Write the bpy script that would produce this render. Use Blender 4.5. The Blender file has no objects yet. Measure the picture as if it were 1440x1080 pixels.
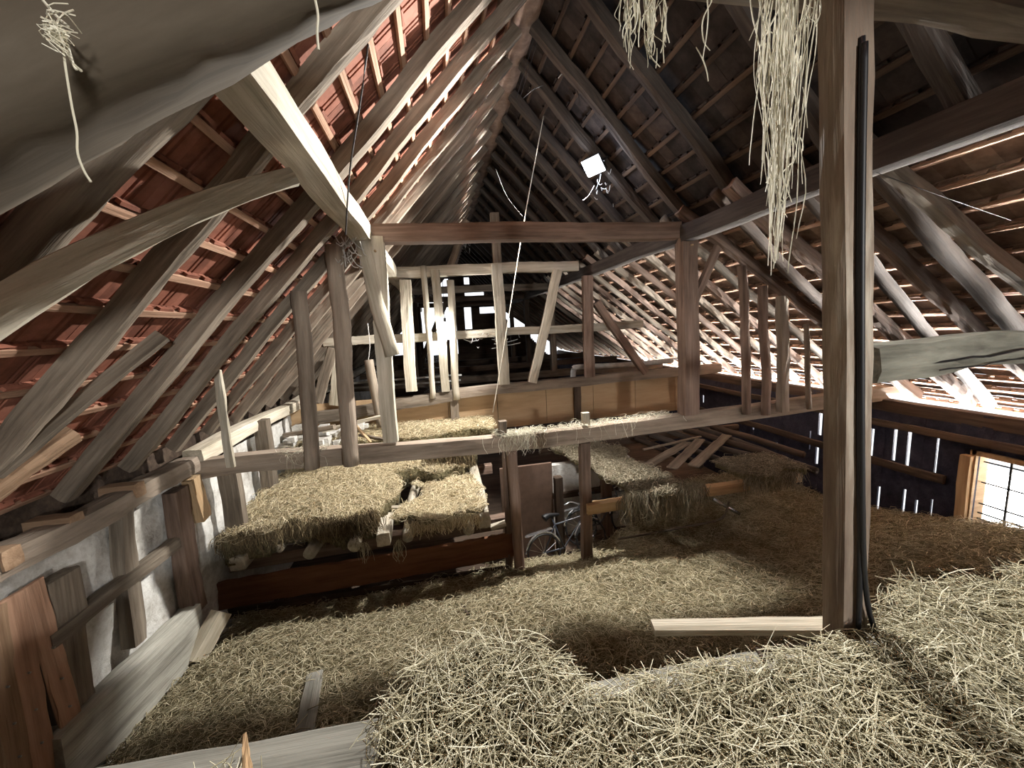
import bpy, math, random
import numpy as np
from mathutils import Vector, Matrix
random.seed(7)
C = bpy.context.scene.collection
LIFT = 4.6            # eye level above the barn floor (m)

# ------------------------------------------------------------------ camera
F, CX, CY = 541.0, 720.0, 540.0
def _n(v): return v/np.linalg.norm(v)
YC = _n(np.array([613-CX, CY-467, F]))
XC = np.array([3600-CX, CY-310, F]); XC = _n(XC-YC*XC.dot(YC))
ZC = np.cross(XC, YC)
if ZC[1] < 0: ZC = -ZC
def ray(px, py):
    c = np.array([px-CX, CY-py, F]); return np.array([c@XC, c@YC, c@ZC])
def atY(px, py, y):  r = ray(px, py); return Vector(r*(y/r[1]))
def atX(px, py, x):  r = ray(px, py); return Vector(r*(x/r[0]))
def atZ(px, py, z):  r = ray(px, py); return Vector(r*(z/r[2]))
def onP(p0, n, px, py):
    r = ray(px, py); n = np.array(n); return Vector(r*(np.dot(np.array(p0), n)/np.dot(r, n)))
cam = bpy.data.cameras.new('camera'); co = bpy.data.objects.new('camera', cam); C.objects.link(co)
cam.sensor_fit = 'HORIZONTAL'; cam.sensor_width = 36; cam.lens = 36*F/1440
cam.clip_start = .05; cam.clip_end = 200
M = Matrix(((XC[0], XC[1], -XC[2], 0), (YC[0], YC[1], -YC[2], 0), (ZC[0], ZC[1], -ZC[2], 0), (0, 0, 0, 1)))
co.matrix_world = Matrix.Translation((0, 0, LIFT)) @ M
bpy.context.scene.camera = co

# ------------------------------------------------------------------ materials
def newmat(name):
    m = bpy.data.materials.new(name); m.use_nodes = True
    nt = m.node_tree; b = nt.nodes['Principled BSDF']
    return m, nt, b
def ramp(nt, stops):
    r = nt.nodes.new('ShaderNodeValToRGB')
    while len(r.color_ramp.elements) < len(stops): r.color_ramp.elements.new(.5)
    for e, (p, c) in zip(r.color_ramp.elements, stops):
        e.position = p; e.color = (*c, 1)
    return r
def noise(nt, vec, sc, det=6, rough=.6):
    n = nt.nodes.new('ShaderNodeTexNoise'); n.inputs['Scale'].default_value = sc
    n.inputs['Detail'].default_value = det; n.inputs['Roughness'].default_value = rough
    nt.links.new(vec, n.inputs['Vector']); return n
def objvec(nt, scale):
    tc = nt.nodes.new('ShaderNodeTexCoord'); oi = nt.nodes.new('ShaderNodeObjectInfo')
    mp = nt.nodes.new('ShaderNodeMapping'); mp.inputs['Scale'].default_value = scale
    nt.links.new(tc.outputs['Object'], mp.inputs['Vector'])
    mu = nt.nodes.new('ShaderNodeMath'); mu.operation = 'MULTIPLY'; mu.inputs[1].default_value = 37.
    nt.links.new(oi.outputs['Random'], mu.inputs[0])
    nt.links.new(mu.outputs[0], mp.inputs['Location'])
    return mp.outputs[0], oi
def wood(name, dark, mid, light, rough=.85, grain=16, fine=30, relief=.75):
    m, nt, b = newmat(name)
    v, oi = objvec(nt, (.9, grain, grain))
    n1 = noise(nt, v, 1.0, 8, .65)
    v2, _ = objvec(nt, (.7, 2.5, 2.5)); n2 = noise(nt, v2, 1.2, 4, .55)
    mx = nt.nodes.new('ShaderNodeMix'); mx.data_type = 'FLOAT'; mx.inputs[0].default_value = .42
    nt.links.new(n1.outputs['Fac'], mx.inputs[2]); nt.links.new(n2.outputs['Fac'], mx.inputs[3])
    r = ramp(nt, [(.33, dark), (.5, mid), (.68, light)])
    nt.links.new(mx.outputs[0], r.inputs[0])
    hs = nt.nodes.new('ShaderNodeHueSaturation')
    mr = nt.nodes.new('ShaderNodeMapRange'); mr.inputs[3].default_value = .78; mr.inputs[4].default_value = 1.2
    nt.links.new(oi.outputs['Random'], mr.inputs[0]); nt.links.new(mr.outputs[0], hs.inputs['Value'])
    nt.links.new(r.outputs[0], hs.inputs['Color']); nt.links.new(hs.outputs[0], b.inputs['Base Color'])
    v3, _ = objvec(nt, (.5, fine, fine)); n3 = noise(nt, v3, 1.3, 4, .6)
    bm = nt.nodes.new('ShaderNodeBump'); bm.inputs['Strength'].default_value = relief; bm.inputs['Distance'].default_value = .012
    nt.links.new(n3.outputs['Fac'], bm.inputs['Height']); nt.links.new(bm.outputs[0], b.inputs['Normal'])
    b.inputs['Roughness'].default_value = rough; b.inputs['Specular IOR Level'].default_value = .2
    return m
W_GREY = wood('wood_weathered', (.07, .056, .042), (.19, .155, .12), (.33, .28, .22))
W_PALE = wood('wood_pale', (.27, .235, .17), (.50, .45, .36), (.66, .61, .52))
W_BROWN = wood('wood_brown', (.07, .046, .034), (.19, .132, .102), (.31, .225, .18))
W_DARK = wood('wood_dark', (.025, .018, .014), (.065, .045, .033), (.12, .085, .06))
W_ROUND = wood('wood_round_pole', (.13, .10, .075), (.29, .235, .185), (.42, .35, .285), grain=9)
W_TAN = wood('wood_tan', (.30, .19, .10), (.48, .33, .19), (.60, .44, .28))
W_MID = wood('wood_mid_brown', (.14, .085, .05), (.27, .175, .11), (.38, .265, .175))
W_POST = wood('wood_mottled_post', (.07, .048, .036), (.19, .15, .115), (.58, .53, .44), grain=7)
W_CRACK = wood('wood_cracked_log', (.035, .032, .025), (.22, .215, .175), (.42, .42, .36), grain=9)
W_BOARD = wood('wood_ochre_board', (.36, .24, .13), (.47, .325, .19), (.54, .39, .245), grain=8)
W_RED = wood('wood_red_brown_plank', (.09, .037, .018), (.18, .08, .042), (.24, .115, .065), grain=8)
W_BATTEN = wood('wood_batten', (.20, .11, .07), (.38, .23, .155), (.50, .33, .23))
W_SHADED = wood('wood_shaded', (.026, .021, .018), (.058, .047, .04), (.11, .092, .078))  # wood darkened in its colour to stand for shade under the right roof
W_NAVY = wood('wood_hazed_board', (.012, .013, .022), (.024, .025, .042), (.045, .046, .066), grain=10)  # bluish dark colour carries the haze and dimness over the right wall
W_STRUT = wood('wood_old_strut', (.035, .027, .018), (.075, .06, .043), (.125, .105, .08), grain=6, fine=7, relief=.35)
W_LOG = wood('wood_grey_log', (.13, .125, .105), (.32, .31, .27), (.47, .46, .41), grain=12)
W_PANEL = None

def plain(name, col, rough=.6, metal=0, emit=None, strength=0):
    m, nt, b = newmat(name)
    tc = nt.nodes.new('ShaderNodeTexCoord'); n = noise(nt, tc.outputs['Object'], 6, 4)
    r = ramp(nt, [(.3, tuple(c*.7 for c in col)), (.7, tuple(min(1, c*1.15) for c in col))])
    nt.links.new(n.outputs['Fac'], r.inputs[0]); nt.links.new(r.outputs[0], b.inputs['Base Color'])
    b.inputs['Roughness'].default_value = rough; b.inputs['Metallic'].default_value = metal
    if emit: b.inputs['Emission Color'].default_value = (*emit, 1); b.inputs['Emission Strength'].default_value = strength
    return m
BLACK = plain('black_rubber', (.008, .008, .010), .5)
IRON = plain('dark_iron', (.05, .048, .05), .5, .6)
CHROME = plain('dull_chrome', (.62, .63, .66), .25, .9)
PIPE = plain('white_pipe', (.62, .62, .60), .5)
ROPE = plain('twine', (.62, .58, .48), .9)
COBWEB = plain('dusty_cobweb', (.55, .54, .52), .9)
WIRE = plain('dark_wire', (.035, .033, .033), .7)
BIKE = plain('bicycle_enamel', (.03, .035, .05), .35)
BULB = plain('bulb_glow', (1, 1, 1), .3, 0, (.86, .93, 1.0), 22)
W_PANEL = plain('panel_brown', (.115, .07, .05), .6)
STEEL = plain('galvanised_steel', (.45, .45, .43), .4, .7)

m, nt, b = newmat('plaster'); PLASTER = m
tc = nt.nodes.new('ShaderNodeTexCoord')
n1 = noise(nt, tc.outputs['Object'], 2.2, 8, .65); n2 = noise(nt, tc.outputs['Object'], 14, 6, .7)
r1 = ramp(nt, [(.32, (.20, .17, .14)), (.42, (.50, .48, .44)), (.56, (.74, .73, .70)), (.75, (.84, .84, .82))])
mx = nt.nodes.new('ShaderNodeMix'); mx.data_type = 'FLOAT'; mx.inputs[0].default_value = .4
nt.links.new(n1.outputs['Fac'], mx.inputs[2]); nt.links.new(n2.outputs['Fac'], mx.inputs[3])
nt.links.new(mx.outputs[0], r1.inputs[0]); nt.links.new(r1.outputs[0], b.inputs['Base Color'])
bp = nt.nodes.new('ShaderNodeBump'); bp.inputs['Strength'].default_value = .9; bp.inputs['Distance'].default_value = .05
nt.links.new(mx.outputs[0], bp.inputs['Height']); nt.links.new(bp.outputs[0], b.inputs['Normal'])
b.inputs['Roughness'].default_value = .95

def tilemat(name, d, md, l):
    m, nt, b = newmat(name)
    tc = nt.nodes.new('ShaderNodeTexCoord'); ge = nt.nodes.new('ShaderNodeNewGeometry')
    n1 = noise(nt, tc.outputs['Object'], 5, 6, .65)
    ad = nt.nodes.new('ShaderNodeMath'); ad.operation = 'MULTIPLY_ADD'; ad.inputs[1].default_value = .30; ad.inputs[2].default_value = -.15
    nt.links.new(ge.outputs['Random Per Island'], ad.inputs[0])
    a2 = nt.nodes.new('ShaderNodeMath'); nt.links.new(ad.outputs[0], a2.inputs[0]); nt.links.new(n1.outputs['Fac'], a2.inputs[1])
    r = ramp(nt, [(.3, d), (.5, md), (.72, l)]); nt.links.new(a2.outputs[0], r.inputs[0])
    nt.links.new(r.outputs[0], b.inputs['Base Color']); b.inputs['Roughness'].default_value = .85
    b.inputs['Specular IOR Level'].default_value = .2
    return m
TILE_RED = tilemat('terracotta_tile', (.13, .048, .03), (.22, .083, .053), (.31, .128, .085))
TILE_SHADED = tilemat('shaded_clay_tile', (.014, .011, .010), (.028, .022, .020), (.055, .043, .038))  # clay tile darkened to paint in the shade of the upper right slope
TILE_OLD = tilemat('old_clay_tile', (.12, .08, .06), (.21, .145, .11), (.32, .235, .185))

def strawmat(name, stops, rough=.7):
    m, nt, b = newmat(name)
    ge = nt.nodes.new('ShaderNodeNewGeometry')
    r = ramp(nt, stops); nt.links.new(ge.outputs['Random Per Island'], r.inputs[0])
    nt.links.new(r.outputs[0], b.inputs['Base Color']); b.inputs['Roughness'].default_value = rough
    b.inputs['Specular IOR Level'].default_value = .25
    return m
STRAW = strawmat('straw', [(0, (.20, .175, .11)), (.25, (.40, .36, .235)), (.6, (.60, .55, .39)), (1, (.80, .76, .60))])
STRAW_HANG = strawmat('straw_bleached', [(0, (.40, .37, .27)), (.5, (.62, .58, .46)), (1, (.80, .77, .65))])
HAY = strawmat('hay', [(0, (.16, .13, .075)), (.3, (.34, .29, .18)), (.65, (.51, .45, .30)), (1, (.70, .64, .47))])
HAY_DUSTY = strawmat('hay_dusty', [(0, (.12, .10, .065)), (.4, (.24, .205, .14)), (1, (.44, .39, .29))])
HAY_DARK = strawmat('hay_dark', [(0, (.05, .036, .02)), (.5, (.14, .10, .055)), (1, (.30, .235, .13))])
HAY_PALE = strawmat('hay_pale', [(0, (.34, .27, .155)), (.4, (.60, .50, .315)), (1, (.84, .75, .55))])
m, nt, b = newmat('hay_bed'); HAYBED = m
tc = nt.nodes.new('ShaderNodeTexCoord'); mp = nt.nodes.new('ShaderNodeMapping'); mp.inputs['Scale'].default_value = (1, 2.2, 1)
nt.links.new(tc.outputs['Object'], mp.inputs['Vector']); n1 = noise(nt, mp.outputs[0], 26, 8, .75)
r = ramp(nt, [(.3, (.05, .04, .02)), (.52, (.22, .185, .095)), (.75, (.42, .36, .21))])
nt.links.new(n1.outputs['Fac'], r.inputs[0]); nt.links.new(r.outputs[0], b.inputs['Base Color'])
bp = nt.nodes.new('ShaderNodeBump'); bp.inputs['Strength'].default_value = 1; bp.inputs['Distance'].default_value = .05
nt.links.new(n1.outputs['Fac'], bp.inputs['Height']); nt.links.new(bp.outputs[0], b.inputs['Normal'])
b.inputs['Roughness'].default_value = .95
m, nt, b = newmat('window_glass'); GLASS = m
b.inputs['Transmission Weight'].default_value = 1; b.inputs['Roughness'].default_value = .03; b.inputs['IOR'].default_value = 1.05
b.inputs['Base Color'].default_value = (1, 1, 1, 1)

# ------------------------------------------------------------------ object helpers
def tag(o, label=None, cat=None, group=None, kind=None):
    if label: o['label'] = label
    if cat: o['category'] = cat
    if group: o['group'] = group
    if kind: o['kind'] = kind
    return o
def link(name, verts, faces, mat, mw=None, parent=None, smooth=False):
    me = bpy.data.meshes.new(name); me.from_pydata([tuple(v) for v in verts], [], faces)
    me.materials.append(mat); me.update()
    if smooth: me.polygons.foreach_set('use_smooth', [True]*len(me.polygons))
    o = bpy.data.objects.new(name, me); C.objects.link(o)
    if mw is not None: o.matrix_world = mw
    if parent is not None:
        o.parent = parent
        pm = parent.matrix_basis if parent.parent is None else parent.parent.matrix_basis @ parent.matrix_basis
        o.matrix_basis = pm.inverted() @ (mw if mw is not None else Matrix())
    return o
def empty(name, p):
    o = bpy.data.objects.new(name, None); C.objects.link(o); o.location = p; o.empty_display_size = .1
    o.matrix_basis = Matrix.Translation(p)
    return o
def beam_mesh(L, w, h, w2, h2, rnd, bow, rough, seed, nseg=None, arc=0):
    rg = random.Random(seed)
    nseg = nseg or max(5, min(48, int(L/.16)))
    ns = 12
    sec = []
    for k in range(ns):
        a = 2*math.pi*(k+.5)/ns; c, s = math.cos(a), math.sin(a)
        if rnd: sec.append((c*.5, s*.5))
        else:
            e = 10.0; q = (abs(c)**e+abs(s)**e)**(-1/e); sec.append((c*q*.5, s*q*.5))
    ph = [rg.uniform(0, 6.28) for _ in range(8)]
    V = []; Fs = []
    for i in range(nseg+1):
        t = i/nseg; x = L*t
        ww, hh = w+(w2-w)*t, h+(h2-h)*t
        by = bow[0]*math.sin(math.pi*t)+rough*1.3*math.sin(2.1*x+ph[0])+rough*.6*math.sin(5.3*x+ph[1])
        bz = bow[1]*math.sin(math.pi*t)+rough*1.3*math.sin(1.7*x+ph[2])+rough*.6*math.sin(4.1*x+ph[3])
        for k, (y, z) in enumerate(sec):
            j = 1+rg.uniform(-1, 1)*rough/max(.03, min(ww, hh))*1.1
            V.append((x, y*ww*j+by, z*hh*j+bz))
    for i in range(nseg):
        for k in range(ns):
            a = i*ns+k; b2 = i*ns+(k+1) % ns
            Fs.append((a, b2, b2+ns, a+ns))
    Fs.append(tuple(range(ns-1, -1, -1))); Fs.append(tuple(range(nseg*ns, nseg*ns+ns)))
    return V, Fs
SEED = [100]
def frame_of(p0, p1, up):
    x = (p1-p0).normalized(); u = Vector(up)
    if abs(x.dot(u)) > .98: u = Vector((0, 1, 0)) if abs(x.y) < .9 else Vector((1, 0, 0))
    y = u.cross(x).normalized(); z = x.cross(y)
    m = Matrix((x, y, z)).transposed().to_4x4(); m.translation = p0
    return m
UP = Vector((0, 0, LIFT))
def beam(name, p0, p1, w, h, mat, label=None, cat=None, group=None, parent=None, up=(0, 0, 1), rnd=False,
         bow=(0, 0), rough=.006, w2=None, h2=None):
    """a hewn timber or pole from p0 to p1 (eye-level coordinates); w across, h along up"""
    SEED[0] += 1
    p0 = Vector(p0)+UP; p1 = Vector(p1)+UP
    V, Fs = beam_mesh((p1-p0).length, w, h, w2 or w, h2 or h, rnd, bow, rough, SEED[0])
    o = link(name, V, Fs, mat, frame_of(p0, p1, up), parent, smooth=rnd)
    if label: tag(o, label, cat, group)
    return o
def box(name, lo, hi, mat, parent=None, label=None, cat=None, group=None, kind=None):
    lo = Vector(lo)+UP; hi = Vector(hi)+UP
    c = (lo+hi)/2; d = (hi-lo)/2
    V = [(sx*d.x, sy*d.y, sz*d.z) for sx in (-1, 1) for sy in (-1, 1) for sz in (-1, 1)]
    Fs = [(0, 1, 3, 2), (4, 6, 7, 5), (0, 4, 5, 1), (2, 3, 7, 6), (0, 2, 6, 4), (1, 5, 7, 3)]
    o = link(name, V, Fs, mat, Matrix.Translation(c), parent)
    if label or kind: tag(o, label, cat, group, kind)
    return o
class MB:
    def __init__(s): s.V = []; s.F = []
    def box(s, lo, hi):
        b = len(s.V)
        s.V += [(x, y, z) for x in (lo[0], hi[0]) for y in (lo[1], hi[1]) for z in (lo[2], hi[2])]
        s.F += [tuple(b+i for i in f) for f in [(0, 1, 3, 2), (4, 6, 7, 5), (0, 4, 5, 1), (2, 3, 7, 6), (0, 2, 6, 4), (1, 5, 7, 3)]]
    def hexa(s, pts):
        b = len(s.V); s.V += [tuple(p) for p in pts]
        s.F += [tuple(b+i for i in f) for f in [(0, 3, 2, 1), (4, 5, 6, 7), (0, 1, 5, 4), (1, 2, 6, 5), (2, 3, 7, 6), (3, 0, 4, 7)]]
    def tube(s, pts, r, n=6, r2=None):
        pts = [Vector(p) for p in pts]; b = len(s.V); m = len(pts)
        for i, p in enumerate(pts):
            t = (pts[min(i+1, m-1)]-pts[max(i-1, 0)]).normalized()
            u = Vector((0, 0, 1)) if abs(t.z) < .9 else Vector((1, 0, 0))
            a = t.cross(u).normalized(); c = t.cross(a)
            rr = r if r2 is None else r+(r2-r)*i/max(1, m-1)
            for k in range(n):
                q = 2*math.pi*k/n; s.V.append(tuple(p+(a*math.cos(q)+c*math.sin(q))*rr))
        for i in range(m-1):
            for k in range(n):
                s.F.append((b+i*n+k, b+i*n+(k+1) % n, b+(i+1)*n+(k+1) % n, b+(i+1)*n+k))
        s.F.append(tuple(b+k for k in range(n-1, -1, -1))); s.F.append(tuple(b+(m-1)*n+k for k in range(n)))
    def lift(s): s.V = [(x, y, z+LIFT) for x, y, z in s.V]; return s
    def build(s, name, mat, parent=None, smooth=False, org=None):
        org = Vector(org) if org is not None else Vector(s.V[0])
        V = [tuple(Vector(v)-org) for v in s.V]
        return link(name, V, s.F, mat, Matrix.Translation(org), parent, smooth)
def smoothline(pts, n=6):
    out = []; P = [Vector(p) for p in pts]
    for i in range(len(P)-1):
        a, b, c, d = P[max(i-1, 0)], P[i], P[i+1], P[min(i+2, len(P)-1)]
        for k in range(n):
            t = k/n
            out.append(.5*((2*b)+(c-a)*t+(2*a-5*b+4*c-d)*t*t+(3*b-a-3*c+d)*t**3))
    out.append(P[-1]); return out
ORD = ['first', 'second', 'third', 'fourth', 'fifth', 'sixth', 'seventh', 'eighth', 'ninth', 'tenth', 'eleventh', 'twelfth', 'thirteenth',
       'fourteenth', 'fifteenth', 'sixteenth', 'seventeenth', 'eighteenth', 'nineteenth', 'twentieth', 'twenty-first', 'twenty-second',
       'twenty-third', 'twenty-fourth', 'twenty-fifth', 'twenty-sixth', 'twenty-seventh', 'twenty-eighth', 'twenty-ninth', 'thirtieth',
       'thirty-first', 'thirty-second', 'thirty-third', 'thirty-fourth', 'thirty-fifth', 'thirty-sixth', 'thirty-seventh', 'thirty-eighth']

# ------------------------------------------------------------------ roof
YB, YE = -3.2, 25.0                                   # back gable behind the camera, far gable
AL, AR, AE = math.radians(47.7), math.radians(47), math.radians(35.5)
PL = Vector((-.85, 0, 1.42)); PR = Vector((3.88, 0, 1.45))
uL = Vector((math.cos(AL), 0, math.sin(AL))); nL = Vector((-math.sin(AL), 0, math.cos(AL)))
uR = Vector((-math.cos(AR), 0, math.sin(AR))); nR = Vector((math.sin(AR), 0, math.cos(AR)))
uE = Vector((-math.cos(AE), 0, math.sin(AE))); nE = Vector((math.sin(AE), 0, math.cos(AE)))
xr = ((1.45+3.88*math.tan(AR))-(1.42+.85*math.tan(AL)))/(math.tan(AL)+math.tan(AR))
RIDGE = Vector((xr, 0, 1.42+(xr+.85)*math.tan(AL)))
def slope_len(p, u, x): return (x-p.x)/u.x
RD = .15                                              # rafter depth
# left rafters: distance (m) of the front face along the barn
leftY = [-2.6, -1.5, -.5, 3.0, 4.2, 4.9, 5.6, 6.25, 6.95, 7.65]
y = 8.35
while y < 24.5: leftY.append(y); y += .7
def onL(px, py): return onP(PL, nL, px, py)
def onE(px, py): return onP(PR, nE, px, py)
def onR(px, py): return onP(PR, nR, px, py)
s0 = slope_len(PL, uL, -3.35); s1 = slope_len(PL, uL, RIDGE.x-.05)
# the round dark rafter pole nearest the camera
a = onL(80, 345); b2 = onL(292, 138); d = (b2-a).normalized(); d = (uL+Vector((0, .06, 0))).normalized()
mid = (a+b2)/2
beam('rafter_pole', mid-d*2.1+nL*.09, mid+d*2.3+nL*.09, .20, .20, W_GREY, 'thick crooked round rafter pole on the red tiled slope above the bowed brace', 'rafter',
     up=nL, rnd=True, rough=.014, bow=(0, .02))
vis = [y for y in leftY if y >= 0]
for y in leftY:
    if y < 0: lab = 'square left rafter behind the camera beside the big hewn strut, number %d' % (leftY.index(y)+1)
    else: lab = '%s square grey rafter from the camera on the left roof slope' % ORD[vis.index(y)]
    if y < 0: continue
    j = random.uniform(-.03, .03); w = random.uniform(.10, .14) if y < 6 else .10
    p0 = PL+uL*s0+Vector((0, y+w/2+j, 0)); p1 = PL+uL*s1+Vector((0, y+w/2-j, 0))
    if y == 3.0: p0.y -= .06; p1.y += .06
    if y == 4.2: p0.y -= .25; w = .15
    if y == 4.9: p0.y -= .2; w = .13
    if y == 5.6: p0.y -= .15
    beam('rafter', p0+nL*RD/2, p1+nL*RD/2, w, RD, W_GREY if y > 2.6 else W_DARK, lab, 'rafter', 'rafters of the left roof slope', up=nL, rough=.008)
# slim doubling rafter and short eave rafter in the first wide bay
beam('rafter', onL(0, 672)+nL*.05, onL(238, 478)+nL*.05, .07, .10, W_GREY, 'slim doubling rafter beside the first square rafter on the left', 'rafter', up=nL)
beam('rafter', onL(-10, 705)+nL*.06, onL(118, 618)+nL*.06, .13, .12, W_MID, 'short stubby light brown eave rafter low at the left edge', 'rafter', up=nL, rough=.012)

# right slope: main rafters above the purlin, flatter eave rafters below it
eaveX = 8.15
def eave_line(pa, pb):
    A, B = onE(*pa), onE(*pb); d = (B-A)/(B.x-A.x)
    return A+d*(3.70-A.x), A+d*(eaveX-A.x)
right_lines = [   # pixel of two points on the lower edge of each eave rafter, its width, height, material
    ((1262, 290), (1420, 470), .20, .17, W_DARK, True),
    ((1312, 300), (1440, 410), .12, .14, W_GREY, False),
    ((1230, 345), (1373, 473), .13, .15, W_BROWN, False),
    ((1228, 390), (1390, 577), .15, .15, W_DARK, True),
    ((1085, 325), (1160, 392), .16, .16, W_BROWN, False),
    ((1040, 318), (1145, 425), .15, .15, W_DARK, True),
    ((1005, 342), (1160, 462), .13, .15, W_BROWN, False),
]
ends = []
for pa, pb, w, h, mt, rd in right_lines:
    A, B = eave_line(pa, pb); ends.append([A, B, w, h, mt, rd])
ends.sort(key=lambda e: (e[0].y+e[1].y)/2)
last = max(e[0].y for e in ends); y = 5.95
kk = 0
while y < 24.5:
    ends.append([Vector((3.70, y, PR.z+(3.88-3.70)*math.tan(AE))), Vector((eaveX, y+random.uniform(.1, .3), PR.z-(eaveX-3.88)*math.tan(AE))), random.uniform(.10, .13), .14,
                 W_BROWN if kk % 2 else W_GREY, kk % 3 == 0]); y += .66; kk += 1
for i, (A, B, w, h, mt, rd) in enumerate(ends):
    beam('eave_rafter', A+nE*h/2, B+nE*h/2, w, h, mt, '%s lower rafter from the camera on the right, between purlin and bright eave' % ORD[i], 'rafter',
         'lower rafters of the right roof slope', up=nE, rnd=rd, rough=.009)
upY = [1.5, 2.4, 3.3] + [4.55, 5.55, 6.3, 7.1]
y = 7.85
while y < 24.5: upY.append(y); y += .75
sR = slope_len(PR, uR, RIDGE.x+.05)
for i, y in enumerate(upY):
    beam('rafter', PR+uR*-.25+Vector((0, y, 0))+nR*RD/2, PR+uR*sR+Vector((0, y+.05, 0))+nR*RD/2, .13, RD, W_SHADED,
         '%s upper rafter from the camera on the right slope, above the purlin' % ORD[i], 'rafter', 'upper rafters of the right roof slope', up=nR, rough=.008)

# battens and tiles
def battens(origin, u, n, sa, sb, step, y0, y1, side, labfmt, mat, group):
    out = []; k = 0; s = sa
    while s < sb:
        p = origin+u*s+n*(RD+.018)
        beam('roof_batten', p+Vector((0, y0, 0)), p+Vector((0, y1, 0)), .055, .036, mat, labfmt % ORD[k], 'roof batten', group, up=n, rough=.003)
        out.append(s); s += step; k += 1
    return out
bl = battens(PL, uL, nL, s0-.35, s1, .335, YB+.1, YE-.1, -1, '%s thin tile batten up from the left eave', W_BATTEN, 'tile battens of the left roof slope')
sE0 = -(eaveX+.32-PR.x)/math.cos(AE)
be = battens(PR, uE, nE, sE0+.06, -.30, .335, YB+.1, YE-.1, 1, '%s thin tile batten up from the bright right eave', W_BATTEN, 'tile battens of the right eave slope')
br = battens(PR, uR, nR, .12, sR, .335, YB+.1, YE-.1, 1, '%s thin tile batten above the right purlin', W_DARK, 'tile battens of the upper right slope')  # dark wood puts the upper slope's shade into the battens
def tiles(name, origin, u, n, rows, wid, mat, holes, ribs, label, tail=.10, lap=0):
    """clay tiles hung on battens at distances rows up the slope; underside seen from inside"""
    V = []; Fs = []; rg = random.Random(5)
    yv = Vector((0, 1, 0)); base = RD+.036
    ncol = int((YE-YB)/wid)
    if ribs: prof = [(-.5, 0), (-.16, 0), (-.13, .014), (-.09, .014), (-.06, 0), (.06, 0), (.09, .014), (.13, .014), (.16, 0), (.5, 0)]
    else: prof = [(-.5, 0), (-.2, .002), (.2, .002), (.5, 0)]
    m = len(prof)
    for r in rows:
        off = rg.uniform(-.02, .02)+(wid/2 if (not ribs and rows.index(r) % 2) else 0)
        for c in range(ncol):
            yc = YB+.1+(c+.5)*wid+off
            if any(abs(yc-hy) < hw and abs(r-hs) < hl for hy, hs, hw, hl in holes): continue
            j = rg.uniform(-.012, .012); tl = rg.uniform(-.004, .004)
            top = r+.055+j; bot = r-.335-tail+j
            b0 = len(V)
            for (s, lift) in ((top, base+.002), (bot, base+.030+tl+lap*(1-rows.index(r)/len(rows))**1.8)):
                for (a, dz) in prof: V.append(tuple(origin+u*s+yv*(yc+a*(wid+.004))+n*(lift+dz)))
                for (a, dz) in prof: V.append(tuple(origin+u*s+yv*(yc+a*(wid+.004))+n*(lift+.016)))
            for k in range(m-1):
                Fs.append((b0+k, b0+k+1, b0+2*m+k+1, b0+2*m+k))
                Fs.append((b0+m+k, b0+3*m+k, b0+3*m+k+1, b0+m+k+1))
                Fs.append((b0+k, b0+m+k, b0+m+k+1, b0+k+1)); Fs.append((b0+2*m+k, b0+2*m+k+1, b0+3*m+k+1, b0+3*m+k))
            Fs.append((b0, b0+2*m, b0+3*m, b0+m)); Fs.append((b0+m-1, b0+2*m-1, b0+4*m-1, b0+3*m-1))
            # hanging nib behind the batten
            b1 = len(V); sa, sb = r+.030+j, r+.055+j
            for s in (sa, sb):
                for (yy, hh) in ((-.35, base-.028), (.35, base-.028), (.35, base+.004), (-.35, base+.004)):
                    V.append(tuple(origin+u*s+yv*(yc+yy*wid*rg.uniform(.85, 1.1))+n*(hh+rg.uniform(-.006, .006))))
            Fs += [tuple(b1+i for i in f) for f in [(0, 1, 2, 3), (7, 6, 5, 4), (0, 4, 5, 1), (1, 5, 6, 2), (2, 6, 7, 3), (3, 7, 4, 0)]]
    V = [(x, yy, z+LIFT) for x, yy, z in V]
    o = link(name, V, Fs, mat)
    tag(o, label, 'roof', kind='structure'); return o
holesL = [(9.6, slope_len(PL, uL, .95), .3, .1)]
rowsL = bl+[bl[-1]+.33]
tiles('ceiling_left', PL, uL, nL, rowsL, .235, TILE_RED, holesL, True, 'red terracotta tiles of the left roof slope seen from inside')
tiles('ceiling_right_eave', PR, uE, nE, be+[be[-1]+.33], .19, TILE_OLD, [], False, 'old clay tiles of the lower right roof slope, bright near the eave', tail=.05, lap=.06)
tiles('ceiling_right', PR, uR, nR, br+[br[-1]+.33], .19, TILE_SHADED, [], False, 'shade-darkened old clay tiles of the upper right roof slope')
# ridge cap closes the top
mb = MB(); R0 = RIDGE+Vector((0, 0, .27+LIFT))
mb.tube([R0+Vector((0, YB, 0)), R0+Vector((0, YE, 0))], .26, 10); mb.build('trim_1', TILE_OLD, smooth=True).__setitem__('kind', 'structure')

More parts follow.
